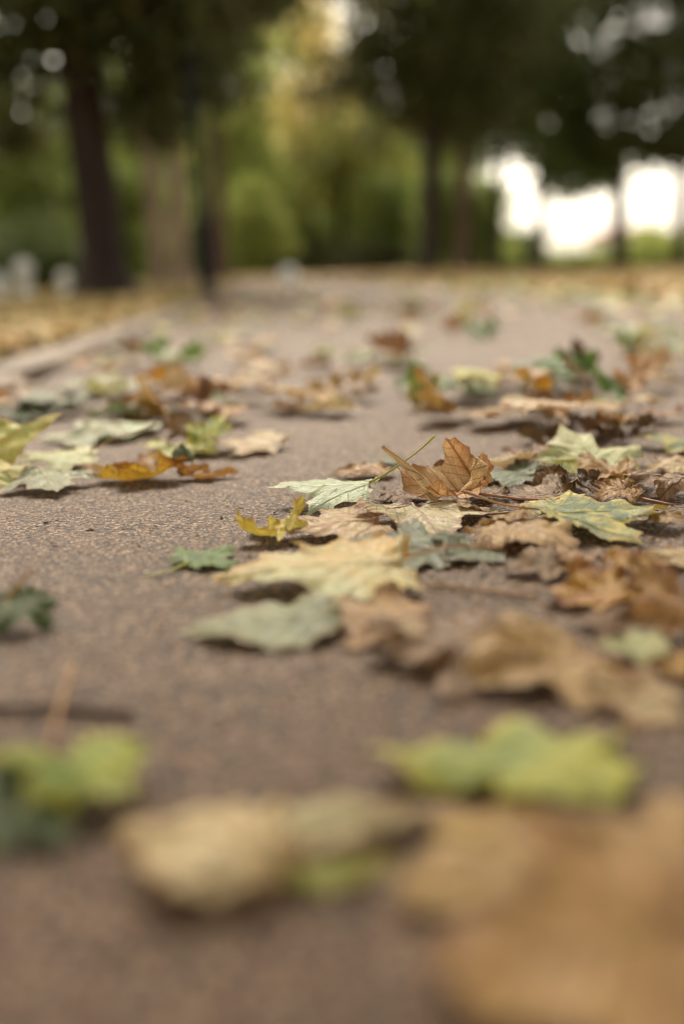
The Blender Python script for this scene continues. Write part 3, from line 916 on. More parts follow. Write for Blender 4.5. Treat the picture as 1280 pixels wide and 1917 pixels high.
    def veins(self, w=0.011, h=0.010, flip=1):
        if self.kind == 'oval':
            ends = [(0, 0.97)]
            ends += [(0.30 * s, 0.30 + 0.1 * k) for s in (-1, 1) for k in range(0)]
        else:
            ends = [(0, 0.97), (0.66, 0.47), (-0.66, 0.47), (0.33, -0.06), (-0.33, -0.06)]
        parts = []
        for e in ends:
            e = np.array(e); n = 14
            f = np.linspace(0, 0.96, n)[:, None]
            P = f * e
            d = e / np.linalg.norm(e); nn = np.array([-d[1], d[0]])
            bow = (np.sin(f * np.pi) * 0.02 * np.sign(e[0] if e[0] else 0.0))
            P = P + nn * bow
            ww = w * (1 - 0.75 * f)
            a, b, c = self.shape(P - nn * ww), self.shape(P), self.shape(P + nn * ww)
            b[:, 2] += flip * (h * (1 - 0.6 * f[:, 0]))
            a[:, 2] += flip * 0.001; c[:, 2] += flip * 0.001
            V = np.concatenate([a, b, c]); t = []
            for i in range(n - 1):
                t += [(i, n + i, n + i + 1), (i, n + i + 1, i + 1), (n + i, 2 * n + i, 2 * n + i + 1), (n + i, 2 * n + i + 1, n + i + 1)]
            parts.append((V, np.array(t)))
        return join(parts)

    def stem(self, length=0.7, bend=0.2, up=0.0, rad=0.011):
        n = 12
        f = np.linspace(0, 1, n)
        b = self.shape(np.array([[0, 0.01], [0, 0.06]]))
        d = b[0] - b[1]; d /= np.linalg.norm(d) + 1e-9
        P = b[0] + d * (f * length)[:, None]
        P[:, 0] += bend * f ** 2
        P[:, 2] += up * f ** 1.5 + (0.02 * np.sin(f * 5 + self.ph[8]) * f)
        rr = rad * (1 - 0.35 * f); rr[-2:] = (rad * 0.95, rad * 1.15)
        return tube(P, rr, 6)


# height map the leaves settle on, so that they lie on top of one another
HX0, HY0, HC = -1.3, 0.05, 0.004
HM = np.zeros((650, 650))


def hm_idx(P):
    i = np.clip(((P[:, 0] - HX0) / HC).astype(int), 0, 649); j = np.clip(((P[:, 1] - HY0) / HC).astype(int), 0, 649)
    return i, j


def hm_soft():
    a = HM
    for ax in (0, 1):
        acc = np.zeros_like(a)
        for k in range(-3, 4):
            acc += np.roll(a, k, ax)
        a = acc / 7
    return a


def settle(P, nblade, nvein, sag):
    """let the leaf sink onto what already lies there: it follows the heap below and keeps only part of its own arch"""
    P = P.copy()
    P[:, 2] -= P[:nblade, 2].min()
    i, j = hm_idx(P)
    hs, h = hm_soft()[i, j], HM[i, j] + 0.0009
    n = nblade + nvein
    z = P[:n, 2]
    zs = z * sag
    new = np.maximum(hs[:n] + zs + 0.0009, h[:n])
    # veins keep their height above the blade
    if nvein:
        new[nblade:] += 0.0002
    if len(P) > n:
        d = new[:1].mean() - z[:1].mean()
        P[n:, 2] = np.maximum(P[n:, 2] + d, h[n:] + .0006)
    P[:n, 2] = new
    return P


def stamp(P, tris):
    tri = P[tris]
    for w in ((1, 0, 0), (0, 1, 0), (0, 0, 1), (.34, .33, .33), (.5, .5, 0), (0, .5, .5), (.5, 0, .5), (.6, .2, .2), (.2, .6, .2), (.2, .2, .6)):
        Q = np.tensordot(np.array(w), tri, ([0], [1]))
        i, j = hm_idx(Q)
        np.maximum.at(HM, (i, j), np.minimum(Q[:, 2], 0.014))


def rot_xyz(P, rx, ry, rz):
    M = Matrix.Rotation(rz, 3, 'Z') @ Matrix.Rotation(ry, 3, 'Y') @ Matrix.Rotation(rx, 3, 'X')
    return P @ np.array(M).T


GROUPS = {}
HCOUNT = [0]


def hero(label, cx, cy, wpx, yaw, kind, mat, stem=None, tx=0, ty=0, name=None, raise_=0.0, sag=None, slen=0.7, sbend=0.2, sup=0.0, srad=0.011, seed=None, veins=True, group='fallen leaves on the path', flip=False, do_stamp=True, sy=1.0, wt=0.0, **shape):
    """a fallen leaf whose middle rests at the ground point seen at pixel (cx, cy)"""
    HCOUNT[0] += 1
    seed = HCOUNT[0] * 7 + 1 if seed is None else seed
    p, depth = hit(cx, cy)
    if wt == 0 and tx == 0 and ty == 0 and wpx > 70 and abs(shape.get('bx', 0)) < 1.5:
        wt = 4 + (HCOUNT[0] * 37 % 7)
    size = wpx * depth / F_PX / (1.12 if kind != 'oval' else 0.92)
    if abs(shape.get('bx', 0)) < 1.0:
        shape['bx'] = shape.get('bx', 0) * 0.5
    if -0.9 < shape.get('by', 0) < 0:
        shape['by'] *= 0.5
    big = wpx > 90
    L = Leaf(kind, seed, rings=9 if big else 6, sub=4 if big and kind != 'oval' else (6 if kind == 'oval' else 3), **shape)
    B = L.shape(L.uv)
    nb = len(B)
    Vv, Vt = L.veins(flip=-1 if flip else 1) if veins else (np.zeros((0, 3)), np.zeros((0, 3), int))
    Sv, St = L.stem(slen, sbend, sup, srad) if stem else (np.zeros((0, 3)), np.zeros((0, 3), int))
    P = np.concatenate([B, Vv, Sv])
    P = (P - [0, 0.4, 0]) * size
    P = rot_xyz(P, R(tx), R(ty), R(yaw))
    P[:, 1] *= sy
    if wt:
        P = rot_xyz(P, R(wt), 0, 0)
    P[:, :2] += p[:2]
    if sag is None:
        sag = 0.62 if abs(tx) < 12 and abs(ty) < 20 and abs(wt) < 15 and abs(shape.get('bx', 0)) < 1.3 else 0.85
    P = settle(P, nb, len(Vv), sag)
    P[:, 2] += raise_
    if do_stamp:
        stamp(P[:nb], L.tris)
    root_loc = np.array([p[0], p[1], 0.0])
    root = empty(name or {'maple': 'maple_leaf', 'sycamore': 'maple_leaf', 'oval': 'ovate_leaf'}[kind], root_loc, label, 'leaf', group)
    Q = P - root_loc
    m = LM[mat + '_oval'] if kind == 'oval' else LM[mat]
    obj('blade', np_mesh('blade', Q[:nb], L.tris, uv=L.uv, attrs={'rim': L.rim}), m, root)
    if veins:
        vm = np_mesh('veins', Q[nb:nb + len(Vv)], Vt, uv=np.zeros((len(Vv), 2)), attrs={'rim': np.zeros(len(Vv))})
        obj('veins', vm, m, root)
    if stem:
        obj('stem', np_mesh('stem', Q[nb + len(Vv):], St), STEM[stem], root)
    return root


# ------------------------------------------------------------------ the leaves one can tell apart (lowest first)
# left heap beside the kerb, far to near
hero('dark green leaf at the left margin behind the upright yellow green leaf', 38, 786, 135, 100, 'sycamore', 'darkgreen', bx=-1.2, crumple=.04)
hero('flat pale mint leaf lying broad in the left heap', 214, 818, 180, 60, 'sycamore', 'mint', bx=-.7, by=.5, crumple=.015, ruffle=.02)
hero('tan leaf lying flat at the right end of the left heap', 468, 844, 150, 75, 'maple', 'paletan', bx=.6, crumple=.03)
hero('olive tan leaf lying under the pale mint leaf', 160, 830, 150, 170, 'maple', 'greygreen', crumple=.02)
hero('yellow green leaf lying behind the curled golden leaf', 335, 853, 150, 150, 'maple', 'yellowgreen', bx=.6, ruffle=.05)
hero('yellow leaf with green veins standing up at the right of the left heap', 402, 846, 105, -40, 'maple', 'lime', tx=38, bx=1.2, ruffle=.06)
hero('dark brown green leaf standing on the yellow green leaf', 345, 838, 90, 25, 'sycamore', 'brown', tx=55, bx=1.6, ruffle=.08)
hero('pale green tan leaf lying behind the lobed grey green leaf', 112, 878, 170, 100, 'sycamore', 'palegreen', bx=-.8, ruffle=.04, stem='tan', slen=.9, sbend=-.3)
hero('orange brown leaf half hidden behind the curled golden leaf', 388, 896, 130, -80, 'sycamore', 'orangebrown', bx=1.3, by=1.0, ruffle=.04, sy=.5)
hero('golden brown leaf curled up like a boat on the bare path', 255, 900, 225, 86, 'sycamore', 'gold', bx=1.5, by=1.3, ruffle=.06, crumple=.03, sy=.6, sag=.75)
hero('small dark green scrap standing inside the curled golden leaf', 345, 893, 56, 10, 'oval', 'slate', tx=62, bx=1.2, veins=False)
hero('yellow green ovate leaf at the left margin with its edge on the path', 8, 908, 130, -75, 'oval', 'palemottle', bx=-1.2, ty=22)
hero('lobed grey green leaf with its tips curled down onto the path', 90, 918, 170, 205, 'maple', 'greygreen', bx=-1.25, by=-.95, ruffle=.03, crumple=.03, sag=.5, wt=3)
hero('large yellow green leaf with orange veins propped up at the left margin', -2, 884, 195, -68, 'oval', 'palemottle', tx=12, ty=33, bx=-.9, raise_=.004, stem=None, do_stamp=False)

# centre and right heap, far to near
hero('yellow and green leaf at the right margin behind the pale green leaf', 1258, 842, 130, 70, 'sycamore', 'mottle', bx=-1.0, tx=10)
hero('dark brown crumpled leaf behind the pale green leaf', 1085, 822, 120, 100, 'maple', 'darkbrown', bx=2.0, crumple=.07, ruffle=.10)
hero('blackish brown crumpled leaf right of the pale green leaf', 1165, 832, 100, 20, 'maple', 'darkbrown', bx=2.6, crumple=.08, ruffle=.12)
hero('brown shrivelled leaf left of the pale green leaf', 1010, 832, 90, 140, 'maple', 'brown', bx=2.4, crumple=.07, ruffle=.10)
hero('pale green three lobed leaf standing up in the right heap', 1098, 880, 205, 20, 'maple', 'palegreen', tx=20, bx=-.7, ruffle=.04, crumple=.015, stem='green', slen=.75, sbend=.6)
hero('yellow green scrap of leaf below the pale green leaf', 1062, 893, 60, 200, 'oval', 'yellowgreen', veins=False)
hero('grey green leaf lying under the folded tan leaf', 946, 902, 145, 80, 'sycamore', 'slate', bx=-.8, crumple=.02)
hero('tan leaf folded over the grey green leaf', 960, 884, 105, 115, 'oval', 'paletan', bx=-2.0, ty=10, crumple=.03)
hero('grey brown crumpled leaf in the middle of the right heap', 1040, 916, 105, 100, 'maple', 'brown', bx=1.6, crumple=.06, ruffle=.10, stem='dark', slen=.6)
hero('flattened dark brown leaf on the path between the two right heaps', 1010, 935, 130, 60, 'sycamore', 'brown', crumple=.03, ruffle=.02)
hero('grey tan dry leaf with a dark stem at the right margin', 1235, 930, 130, 75, 'sycamore', 'brown', bx=-2.0, crumple=.05, ruffle=.06, stem='dark', slen=.9, sbend=-.2)
hero('small dark green leaf tip behind the dry curled leaf', 725, 868, 70, 80, 'oval', 'slate', bx=-.8, veins=False)
hero('thin tan leaf lobe reaching out left from the dry curled leaf', 690, 893, 110, 85, 'oval', 'tan', bx=1.4, crumple=.03)
hero('dark brown leaf lying under the dry curled leaf', 752, 940, 100, 190, 'sycamore', 'brown', crumple=.05, bx=-.8)

hero('dark grey brown crumpled leaf standing behind the dry curled leaf', 846, 912, 84, 80, 'sycamore', 'brown', ty=-52, bx=1.2, ruffle=.12, crumple=.06)
hero('pinkish tan leaf lying flat left of the pale veined leaf', 632, 1003, 215, 100, 'sycamore', 'pinktan', bx=-.5, crumple=.025, ruffle=.03)
hero('pale tan leaf with fine brown veins in front of the dry curled leaf', 792, 985, 240, 190, 'sycamore', 'veined', bx=-.5, by=-.4, crumple=.012, ruffle=.03, sy=.85)
hero('pale mint leaf with toothed lobes and torn holes left of the dry curled leaf', 615, 947, 215, 78, 'maple', 'mint', sy=.85, bx=-1.1, ruffle=.03, crumple=.012, stem='green', slen=.66, sbend=.0, sup=.36, srad=.012)
hero('curled yellow leaf with a green stem on the pinkish tan leaf', 510, 1008, 150, 35, 'maple', 'yellow', bx=2.6, by=1.0, ruffle=.07, stem='green', slen=.8, sbend=.35)
hero('dark slate green leaf lying between the pale tan leaf and large two coloured leaf', 755, 1042, 225, 80, 'sycamore', 'slate', bx=-.4, crumple=.02)
hero('slate green leaf with a thick yellow green stem', 872, 1046, 145, 140, 'sycamore', 'slate', bx=-.5, stem='green', slen=.75, sbend=.1, srad=.03)
hero('tan leaf drooping toward the path right of the slate green leaf', 990, 1022, 235, 215, 'sycamore', 'tan', bx=-1.2, by=-.9, crumple=.02, ruffle=.05)
hero('small yellow green leaf tip beside the mottled leaf', 935, 968, 60, 70, 'oval', 'lime', bx=.8, veins=False)
hero('tan leaf piece under the right end of the mottled leaf', 1245, 990, 95, 160, 'sycamore', 'tan', bx=-1.6, crumple=.04)
hero('green leaf mottled with yellow lying across the right heap', 1115, 984, 285, -82, 'maple', 'mottle', bx=-.6, by=-.5, ruffle=.03, crumple=.012, stem='tan', slen=.55, sbend=-.15)
hero('dark tan leaf under the mottled leaf near the right margin', 1165, 1072, 140, 60, 'sycamore', 'brown', crumple=.03, bx=-.6, wt=.5)
hero('golden brown leaf with curled edges in front of the mottled leaf', 1108, 1125, 215, 100, 'sycamore', 'gold', bx=1.2, by=.5, ruffle=.07, crumple=.03)
hero('tall tan leaf standing up at the right margin', 1262, 1180, 190, 20, 'sycamore', 'tan', tx=30, bx=-1.0, ruffle=.06, crumple=.04)
hero('tan leaf at the right margin in front of the standing tan leaf', 1265, 1262, 140, 160, 'sycamore', 'gold', bx=-1.2, crumple=.04)
hero('large leaf half pale green and half tan in front of the heap', 606, 1098, 410, 95, 'maple', 'twotone', sy=.78, bx=-.5, by=-.3, ruffle=.04, crumple=.015, stem='tan', slen=.5, sbend=-.2)
hero('small deep green leaf alone on the bare path with its stem toward the left', 388, 1052, 140, -40, 'maple', 'green', bx=.5, ruffle=.04, stem='green', slen=.7, sbend=-.1, srad=.02, wt=4)
hero('brown half leaf beside the round grey green leaf', 695, 1172, 235, 70, 'sycamore', 'tan', bx=-.6, crumple=.02)
hero('round grey green leaf out of focus on the path', 520, 1185, 285, 95, 'oval', 'greygreen', bx=-.5, crumple=.012, ruffle=.03)
hero('wavy brown leaf raised over its own dark shadow', 850, 1240, 330, 80, 'sycamore', 'brown', bx=-1.2, by=-.5, ruffle=.07, crumple=.05)
hero('broad tan leaf behind the yellow green leaf', 1010, 1270, 320, 110, 'sycamore', 'tan', bx=-.5, crumple=.03, ruffle=.05)
hero('pale tan leaf at the right behind the yellow green leaf', 1190, 1325, 190, 70, 'sycamore', 'paletan', bx=-.6, crumple=.03)
hero('dark green leaf with an orange stem at the left margin', 30, 1180, 165, 150, 'sycamore', 'darkgreen', bx=-1.0, ruffle=.05, wt=22)

for (lab, cx, cy, w, yaw, mat, kw) in [
        ('tan leaf piece tucked under the left end of the mottled leaf', 940, 1000, 110, 100, 'tan', dict(bx=-.6, crumple=.04)),
        ('brown leaf piece between the dry curled leaf and the grey brown leaf', 905, 935, 90, 30, 'brown', dict(bx=.8, crumple=.05)),
        ('small tan leaf piece under the reddish stem', 880, 968, 70, 140, 'pinktan', dict(crumple=.03)),
        ('brown leaf piece in front of the pale green leaf', 1170, 915, 100, 60, 'tan', dict(bx=-.9, crumple=.05)),
        ('curled dark brown piece beside the grey brown crumpled leaf', 1085, 928, 95, 200, 'darkbrown', dict(bx=1.8, crumple=.06)),
        ('tan leaf piece left of the grey tan dry leaf', 1150, 940, 100, 120, 'tan', dict(bx=-1.0, crumple=.04)),
        ('brown leaf piece in front of the mottled leaf at its left', 1050, 1060, 120, 20, 'tan', dict(bx=-.8, crumple=.05)),
        ('golden tan leaf piece at the right of the golden brown leaf', 1185, 1085, 130, 150, 'gold', dict(bx=-1.2, crumple=.05)),
        ('brown leaf piece between the golden brown leaf and the broad tan leaf', 1130, 1180, 120, 60, 'brown', dict(bx=-.9, crumple=.04)),
        ('pale tan leaf piece at the right margin below the grey tan dry leaf', 1262, 1050, 140, 70, 'paletan', dict(bx=-.6, crumple=.03, wt=.5)),
        ('flat brown leaf piece left of the golden brown leaf', 1000, 1075, 130, 100, 'brown', dict(bx=-.5, crumple=.03)),
        ('greenish tan leaf piece in front of the standing tan leaf', 1185, 1235, 150, 80, 'palegreen', dict(bx=-.6, crumple=.03)),
        ('tan leaf piece between the pale green leaf and the mottled leaf', 1135, 900, 130, 40, 'tan', dict(bx=.6, crumple=.05)),
        ('brown leaf piece behind the folded tan leaf', 985, 868, 120, 60, 'brown', dict(bx=.8, crumple=.05)),
        ('pale tan leaf piece at the right margin behind the grey tan dry leaf', 1262, 885, 120, 110, 'paletan', dict(bx=-.6, crumple=.04)),
        ('tan leaf piece at the left end of the wavy brown leaf', 740, 1225, 140, 120, 'paletan', dict(bx=-.6, crumple=.03)),
        ('tan leaf piece leaning under the standing tan leaf', 1215, 1120, 120, 30, 'tan', dict(bx=-1.2, crumple=.05, tx=20))]:
    hero(lab, cx, cy, w, yaw, 'sycamore', mat, name='leaf_fragment', ruffle=.06, **kw)

# foreground
hero('large tan leaf under the brown foreground pile at the right', 1190, 1640, 420, 60, 'sycamore', 'tan', bx=-.5, crumple=.02, ruffle=.03)
hero('pinkish brown foreground leaf between the yellow green leaf and the big brown leaf', 930, 1640, 440, 120, 'sycamore', 'tan', bx=-.7, by=-.3, crumple=.03, ruffle=.04)
hero('bright yellow green leaf out of focus in the right foreground', 958, 1452, 530, 88, 'sycamore', 'lime', bx=-.7, by=.2, ruffle=.05, wt=-2, sy=.6)
hero('olive tan leaf joined behind the curled pale foreground leaf', 615, 1560, 350, -84, 'oval', 'veined', bx=-.6, crumple=.03, sy=.6)
hero('green leaf edge peeping out under the pale foreground leaf', 620, 1655, 230, -70, 'oval', 'yellowgreen', bx=-.6, veins=False, sy=.45)
hero('curled pale tan leaf in the foreground over a dark shadow', 400, 1625, 400, 62, 'oval', 'cream', bx=-1.4, by=-1.0, ruffle=.05, crumple=.04, sag=.8, wt=-3)
hero('huge brown leaf filling the lower right corner', 1090, 1830, 620, 100, 'sycamore', 'tan', bx=-.5, by=-.4, ruffle=.03, crumple=.02)
hero('dark green leaf cut off at the left margin of the foreground', 0, 1560, 300, 150, 'sycamore', 'darkgreen', bx=-.9, wt=18)
hero('green and yellow leaf with an orange spot in the left foreground', 135, 1490, 330, 85, 'maple', 'fresh', bx=-.8, ruffle=.05, wt=8, sy=.8)


# the dry curled leaf at the centre: an upright cup with one lobe rolled into a spike
def dry_leaf():
    p, d = hit(818, 945)
    px = d / F_PX
    root = empty('maple_leaf', (p[0], p[1], 0.0), 'dry orange brown leaf curled upright with one lobe rolled into a spike', 'leaf', 'fallen leaves on the path')
    zb = 0.006
    L = Leaf('sycamore', 4242, rings=13, sub=5, bx=1.8, by=.9, ruffle=.04, crumple=.022, lift=.04)
    S = 210 * px / 1.12
    def place(P):
        P = (P - [0, 0.35, 0]) * S
        return rot_xyz(P, R(2), R(-21), R(72))
    B = place(L.shape(L.uv)); Vv, Vt = L.veins(w=.013); Vv = place(Vv)
    mn = B[:, 2].min(); off = np.array([0.011, 0.008, zb - mn])
    obj('blade', np_mesh('blade', B + off, L.tris, uv=L.uv, attrs={'rim': L.rim}), LM['dryorange'], root)
    obj('veins', np_mesh('veins', Vv + off, Vt, uv=np.zeros((len(Vv), 2)), attrs={'rim': np.zeros(len(Vv))}), LM['dryorange'], root)
    # rolled lobe: an open scroll that narrows to a hooked tip
    n, m = 22, 12
    f = np.linspace(0, 1, n)
    X = (-5 - 105 * f + 10 * np.sin(f * 3.1)) * px
    X[-4:] += np.array([0, 1.5, 4, 9]) * px
    Z = zb + (4 + 104 * f ** 1.05) * px
    Z[-3:] += np.array([-1, -3, -4]) * px
    Y = -0.014 + 0.006 * f
    w = (13 * (1 - f) ** .6 + 4.5) * px
    g = np.random.default_rng(3)
    V, uv = [], []
    for i in range(n):
        for j in range(m):
            a = -0.4 + 4.6 * j / (m - 1) + 0.35 * math.sin(i * .5)
            rr = w[i] * (1 - .35 * j / (m - 1)) * .6 * (1 + g.normal(0, .03))
            V.append((X[i] + rr * math.cos(a), Y[i] + rr * .8 * math.sin(a) * -1, Z[i] + rr * .5 * math.cos(a)))
            uv.append((0.02 + .5 * f[i], 0.1 + .3 * j / m))
    T = []
    for i in range(n - 1):
        for j in range(m - 1):
            A = i * m + j
            T += [(A, A + 1, A + m + 1), (A, A + m + 1, A + m)]
    obj('rolled_lobe', np_mesh('rolled_lobe', np.array(V), T, uv=np.array(uv), attrs={'rim': np.repeat(.3 + .6 * f ** 3, m)}), LM['paletan'], root)
    # right rim turned over
    n, m = 16, 12
    f = np.linspace(0, 1, n)
    V, uv = [], []
    for i in range(n):
        cx_, cz_ = (44 + 36 * math.sin(f[i] * 2.2)) * px, zb + (8 + 62 * f[i]) * px
        ww = (9 + 8 * math.sin(f[i] * math.pi) + 3 * math.sin(f[i] * 11)) * px
        for j in range(m):
            a = 2.8 - 4.4 * j / (m - 1)
            rr = ww * (1 - .3 * j / m)
            V.append((cx_ + rr * math.cos(a), -0.008 + .014 * f[i] - rr * .7 * math.sin(a), cz_ + rr * .35 * math.sin(a + .5)))
            uv.append((.2 + .3 * f[i], .3 + .3 * j / m))
    T = []
    for i in range(n - 1):
        for j in range(m - 1):
            A = i * m + j
            T += [(A, A + 1, A + m + 1), (A, A + m + 1, A + m)]
    obj('curled_edge', np_mesh('curled_edge', np.array(V), T, uv=np.array(uv), attrs={'rim': np.full(n * m, .6)}), LM['dryorange'], root)
    v, t = tube([np.array([46, 0, 15]) * px + [0, -.012, zb], np.array([90, 0, 10]) * px + [0, -.016, zb], np.array([150, 0, 2]) * px + [0, -.018, zb], np.array([205, 0, -2]) * px + [0, -.02, zb]],
                [.0013, .0011, .001, .0013], 7)
    obj('stem', np_mesh('stem', v, t), M_STEM_PINK, root)


dry_leaf()


# loose stalks and crumbs lying on the path
def stalk(label, pts, rad, mat, cat='stalk', name='leaf_stalk'):
    P = []
    for (px, py, zz) in pts:
        q, _ = hit(px, py); P.append([q[0], q[1], zz])
    P = np.array(P); c = P[0] * [1, 1, 0]
    f = np.linspace(0, 1, len(P)); ff = np.linspace(0, 1, 14)
    Q = np.stack([np.interp(ff, f, P[:, k]) for k in range(3)], 1)
    Q[1:-1] = (Q[:-2] + Q[1:-1] * 2 + Q[2:]) / 4
    v, t = tube(Q - c, np.full(14, rad), 7, rough=.12, rng=np.random.default_rng(len(label)))
    o = obj(name, np_mesh(name, v, t), mat, label=label, category=cat, group='loose stalks on the path')
    o.location = c


stalk('dark twig lying across the path at the left margin', [(-40, 1338, .002), (90, 1335, .003), (170, 1340, .002), (250, 1345, .002)], .0017, M_STEM_DARK, 'twig', 'twig')
stalk('orange stalk rising from the dark green leaf at the left margin', [(0, 1178, .010), (25, 1168, .016), (50, 1158, .022), (68, 1148, .026)], .0013, M_STEM_TAN)
stalk('tan stalk lying across the dark twig in the left foreground', [(92, 1430, .004), (108, 1370, .005), (124, 1310, .006), (138, 1270, .006)], .0011, M_STEM_TAN)
stalk('brown stalk lying beside the small yellow green leaf tip', [(880, 972, .004), (950, 973, .005), (1010, 966, .007), (1045, 956, .010)], .0009, M_STEM_TAN)
stalk('thin tan stalk on the path in front of the tan drooping leaf', [(800, 1100, .002), (880, 1108, .002), (960, 1118, .002), (1010, 1125, .003)], .0010, M_STEM_TAN)
stalk('reddish stalk arching across the dry leaf at the right margin', [(1110, 905, .004), (1150, 925, .006), (1200, 945, .005), (1260, 955, .004)], .0009, M_STEM_PINK)

g = np.random.default_rng(21)
for k, (px, py, s, lab) in enumerate([(88, 980, .0032, 'black crumb of bark alone on the path below the lobed leaf'), (283, 996, .002, 'tiny dark crumb on the bare path below the golden leaf'),
                                      (500, 905, .002, 'tiny dark crumb on the path left of the toothed mint leaf'), (690, 912, .003, 'dark crumb beside the stem of the mint leaf')]):
    q, _ = hit(px, py)
    v = g.normal(size=(8, 3)); v /= np.linalg.norm(v, axis=1)[:, None]; v *= s * g.uniform(.6, 1.3, (8, 1)); v[:, 2] = np.abs(v[:, 2]) * .8
    import bmesh
    bm = bmesh.new()
    for a in v:
        bm.verts.new(a)
    bmesh.ops.convex_hull(bm, input=bm.verts[:])
    me = bpy.data.meshes.new('bark_crumb'); bm.to_mesh(me); bm.free()
    o = obj('bark_crumb', me, M_STEM_DARK, label=lab, category='crumb', group='crumbs on the path')
    o.location = (q[0], q[1], 0.0005)


# crumbs of leaf, bark and seed husks gathered round the heaps
g = np.random.default_rng(99)
cv, ct = [], []
off = 0
for (cx, cy, sx, sy_, n) in [(950, 960, 230, 70, 380), (1100, 1050, 160, 80, 200), (700, 1010, 180, 60, 160), (120, 900, 130, 40, 120), (300, 850, 160, 50, 130), (1050, 830, 200, 40, 160), (900, 1250, 260, 120, 120), (400, 1050, 420, 180, 60), (500, 780, 420, 60, 120)]:
    for k in range(n):
        px, py = g.normal(cx, sx), g.normal(cy, sy_)
        if py < 620 or py > 1800:
            continue
        q, d = hit(px, py)
        s = g.uniform(.0008, .0030) * (1.8 if g.random() < .12 else 1)
        m = int(g.integers(4, 7))
        a = np.sort(g.uniform(0, 6.28, m))
        P = np.stack([np.cos(a) * s * g.uniform(.5, 1.3, m), np.sin(a) * s * g.uniform(.5, 1.3, m), g.uniform(0, s * .5, m)], 1)
        top = np.array([[0, 0, s * g.uniform(.2, .6)]])
        i, j = hm_idx(q[None])
        base = float(HM[i, j][0])
        if base > .004:
            continue
        V = np.vstack([P, top]) + [q[0], q[1], base + .0006]
        cv.append(V); ct += [(off + r_, off + (r_ + 1) % m, off + m) for r_ in range(m)]; off += len(V)
M_CRUMB = foliage_mat('leaf crumbs', [(96, 70, 46), (64, 46, 32), (134, 100, 62), (52, 38, 28), (112, 84, 52), (150, 122, 84)], 0.0, 0.7)
obj('leaf_crumbs', np_mesh('leaf_crumbs', np.concatenate(cv), ct, smooth=False), M_CRUMB, kind='stuff', label='brown crumbs of leaf and bark scattered round the leaf heaps', category='crumbs')
# ------------------------------------------------------------------ the smaller leaves further up the path
PROTO = {}
def proto(kind, mat, var):
    key = (kind, mat, var)
    if key not in PROTO:
        gr = random.Random(hash(kind) % 1000 + var * 13 + len(mat))
        par = [dict(bx=-.8, ruffle=.04, crumple=.02), dict(bx=1.6, ruffle=.07, crumple=.04), dict(bx=-1.6, by=-.8, ruffle=.06, crumple=.03), dict(bx=2.6, by=1.0, ruffle=.1, crumple=.06)][var % 4]
        L = Leaf(kind, 500 + var * 17 + (3 if kind == 'maple' else 5), rings=5, sub=2, **par)
        B = L.shape(L.uv) - [0, .4, 0]
        Sv, St = L.stem(.65, [.2, -.25, .1, -.1][var % 4], .08)
        Sv = Sv - [0, .4, 0]
        me = np_mesh('blade', B, L.tris, uv=L.uv, attrs={'rim': L.rim})
        me.materials.append(LM[mat + '_oval'] if kind == 'oval' else LM[mat])
        ms = np_mesh('stem', Sv, St)
        ms.materials.append(M_STEM_TAN if mat in ('tan', 'paletan', 'pinktan', 'brown', 'gold', 'orangebrown', 'darkbrown') else M_STEM_GREEN)
        PROTO[key] = (me, ms, B)
    return PROTO[key]


COLWORD = {'tan': 'tan', 'paletan': 'pale tan', 'pinktan': 'pinkish tan', 'brown': 'brown', 'darkbrown': 'dark brown', 'gold': 'golden', 'orangebrown': 'orange brown', 'green': 'green',
           'darkgreen': 'dark green', 'slate': 'slate green', 'greygreen': 'grey green', 'palegreen': 'pale green', 'mint': 'pale mint', 'yellowgreen': 'yellow green', 'lime': 'bright yellow green',
           'yellow': 'yellow', 'mottle': 'green and yellow', 'palemottle': 'pale mottled'}
SCAT = []


def small_leaf(px, py, size, mat, place, kind='maple', var=0, yaw=0.0, tx=0.0, ty=0.0, z=0.0):
    p, d = hit(px, py)
    me, ms, B = proto(kind, mat, var)
    M = Matrix.Rotation(R(yaw), 3, 'Z') @ Matrix.Rotation(R(ty), 3, 'Y') @ Matrix.Rotation(R(tx), 3, 'X')
    low = (B * size @ np.array(M).T)[:, 2].min()
    z0 = z - low + 0.001 + float(gz(p[0], p[1])) + (0.015 if p[0] < K_IN(p[1]) else 0.0)
    root = bpy.data.objects.new('ovate_leaf' if kind == 'oval' else 'maple_leaf', None)
    COL.objects.link(root)
    root.location = (p[0], p[1], z0)
    root.rotation_euler = M.to_euler()
    root.scale = (size, size, size * (0.65 if abs(tx) < 25 else 1.0))
    root.empty_display_size = .1
    obj('blade', me, None, root); obj('stem', ms, None, root)
    root['category'] = 'leaf'; root['group'] = 'small leaves further up the path'
    SCAT.append((root, COLWORD[mat], place, px, py, ['flat', 'cupped', 'arched', 'crumpled'][var % 4], 'standing up' if abs(tx) > 25 else ''))


rs = random.Random(8)
BROWNS = ['tan', 'paletan', 'brown', 'tan', 'pinktan', 'gold', 'brown', 'orangebrown']
GREENS = ['yellowgreen', 'palegreen', 'green', 'slate', 'mint', 'greygreen', 'lime', 'darkgreen']


def heap(place, x0, x1, y0, y1, n, pool, up_=0.1, smin=.045, smax=.075, stack=.008):
    for k in range(n):
        px, py = rs.uniform(x0, x1), rs.uniform(y0, y1)
        tx = rs.uniform(30, 60) if rs.random() < up_ else rs.uniform(-8, 10)
        small_leaf(px, py, rs.uniform(smin, smax), rs.choice(pool), place, rs.choice(['maple', 'maple', 'sycamore']), rs.choice([0, 0, 1, 2, 2, 3]), rs.uniform(0, 360), tx, rs.uniform(-12, 12), rs.uniform(0, stack))


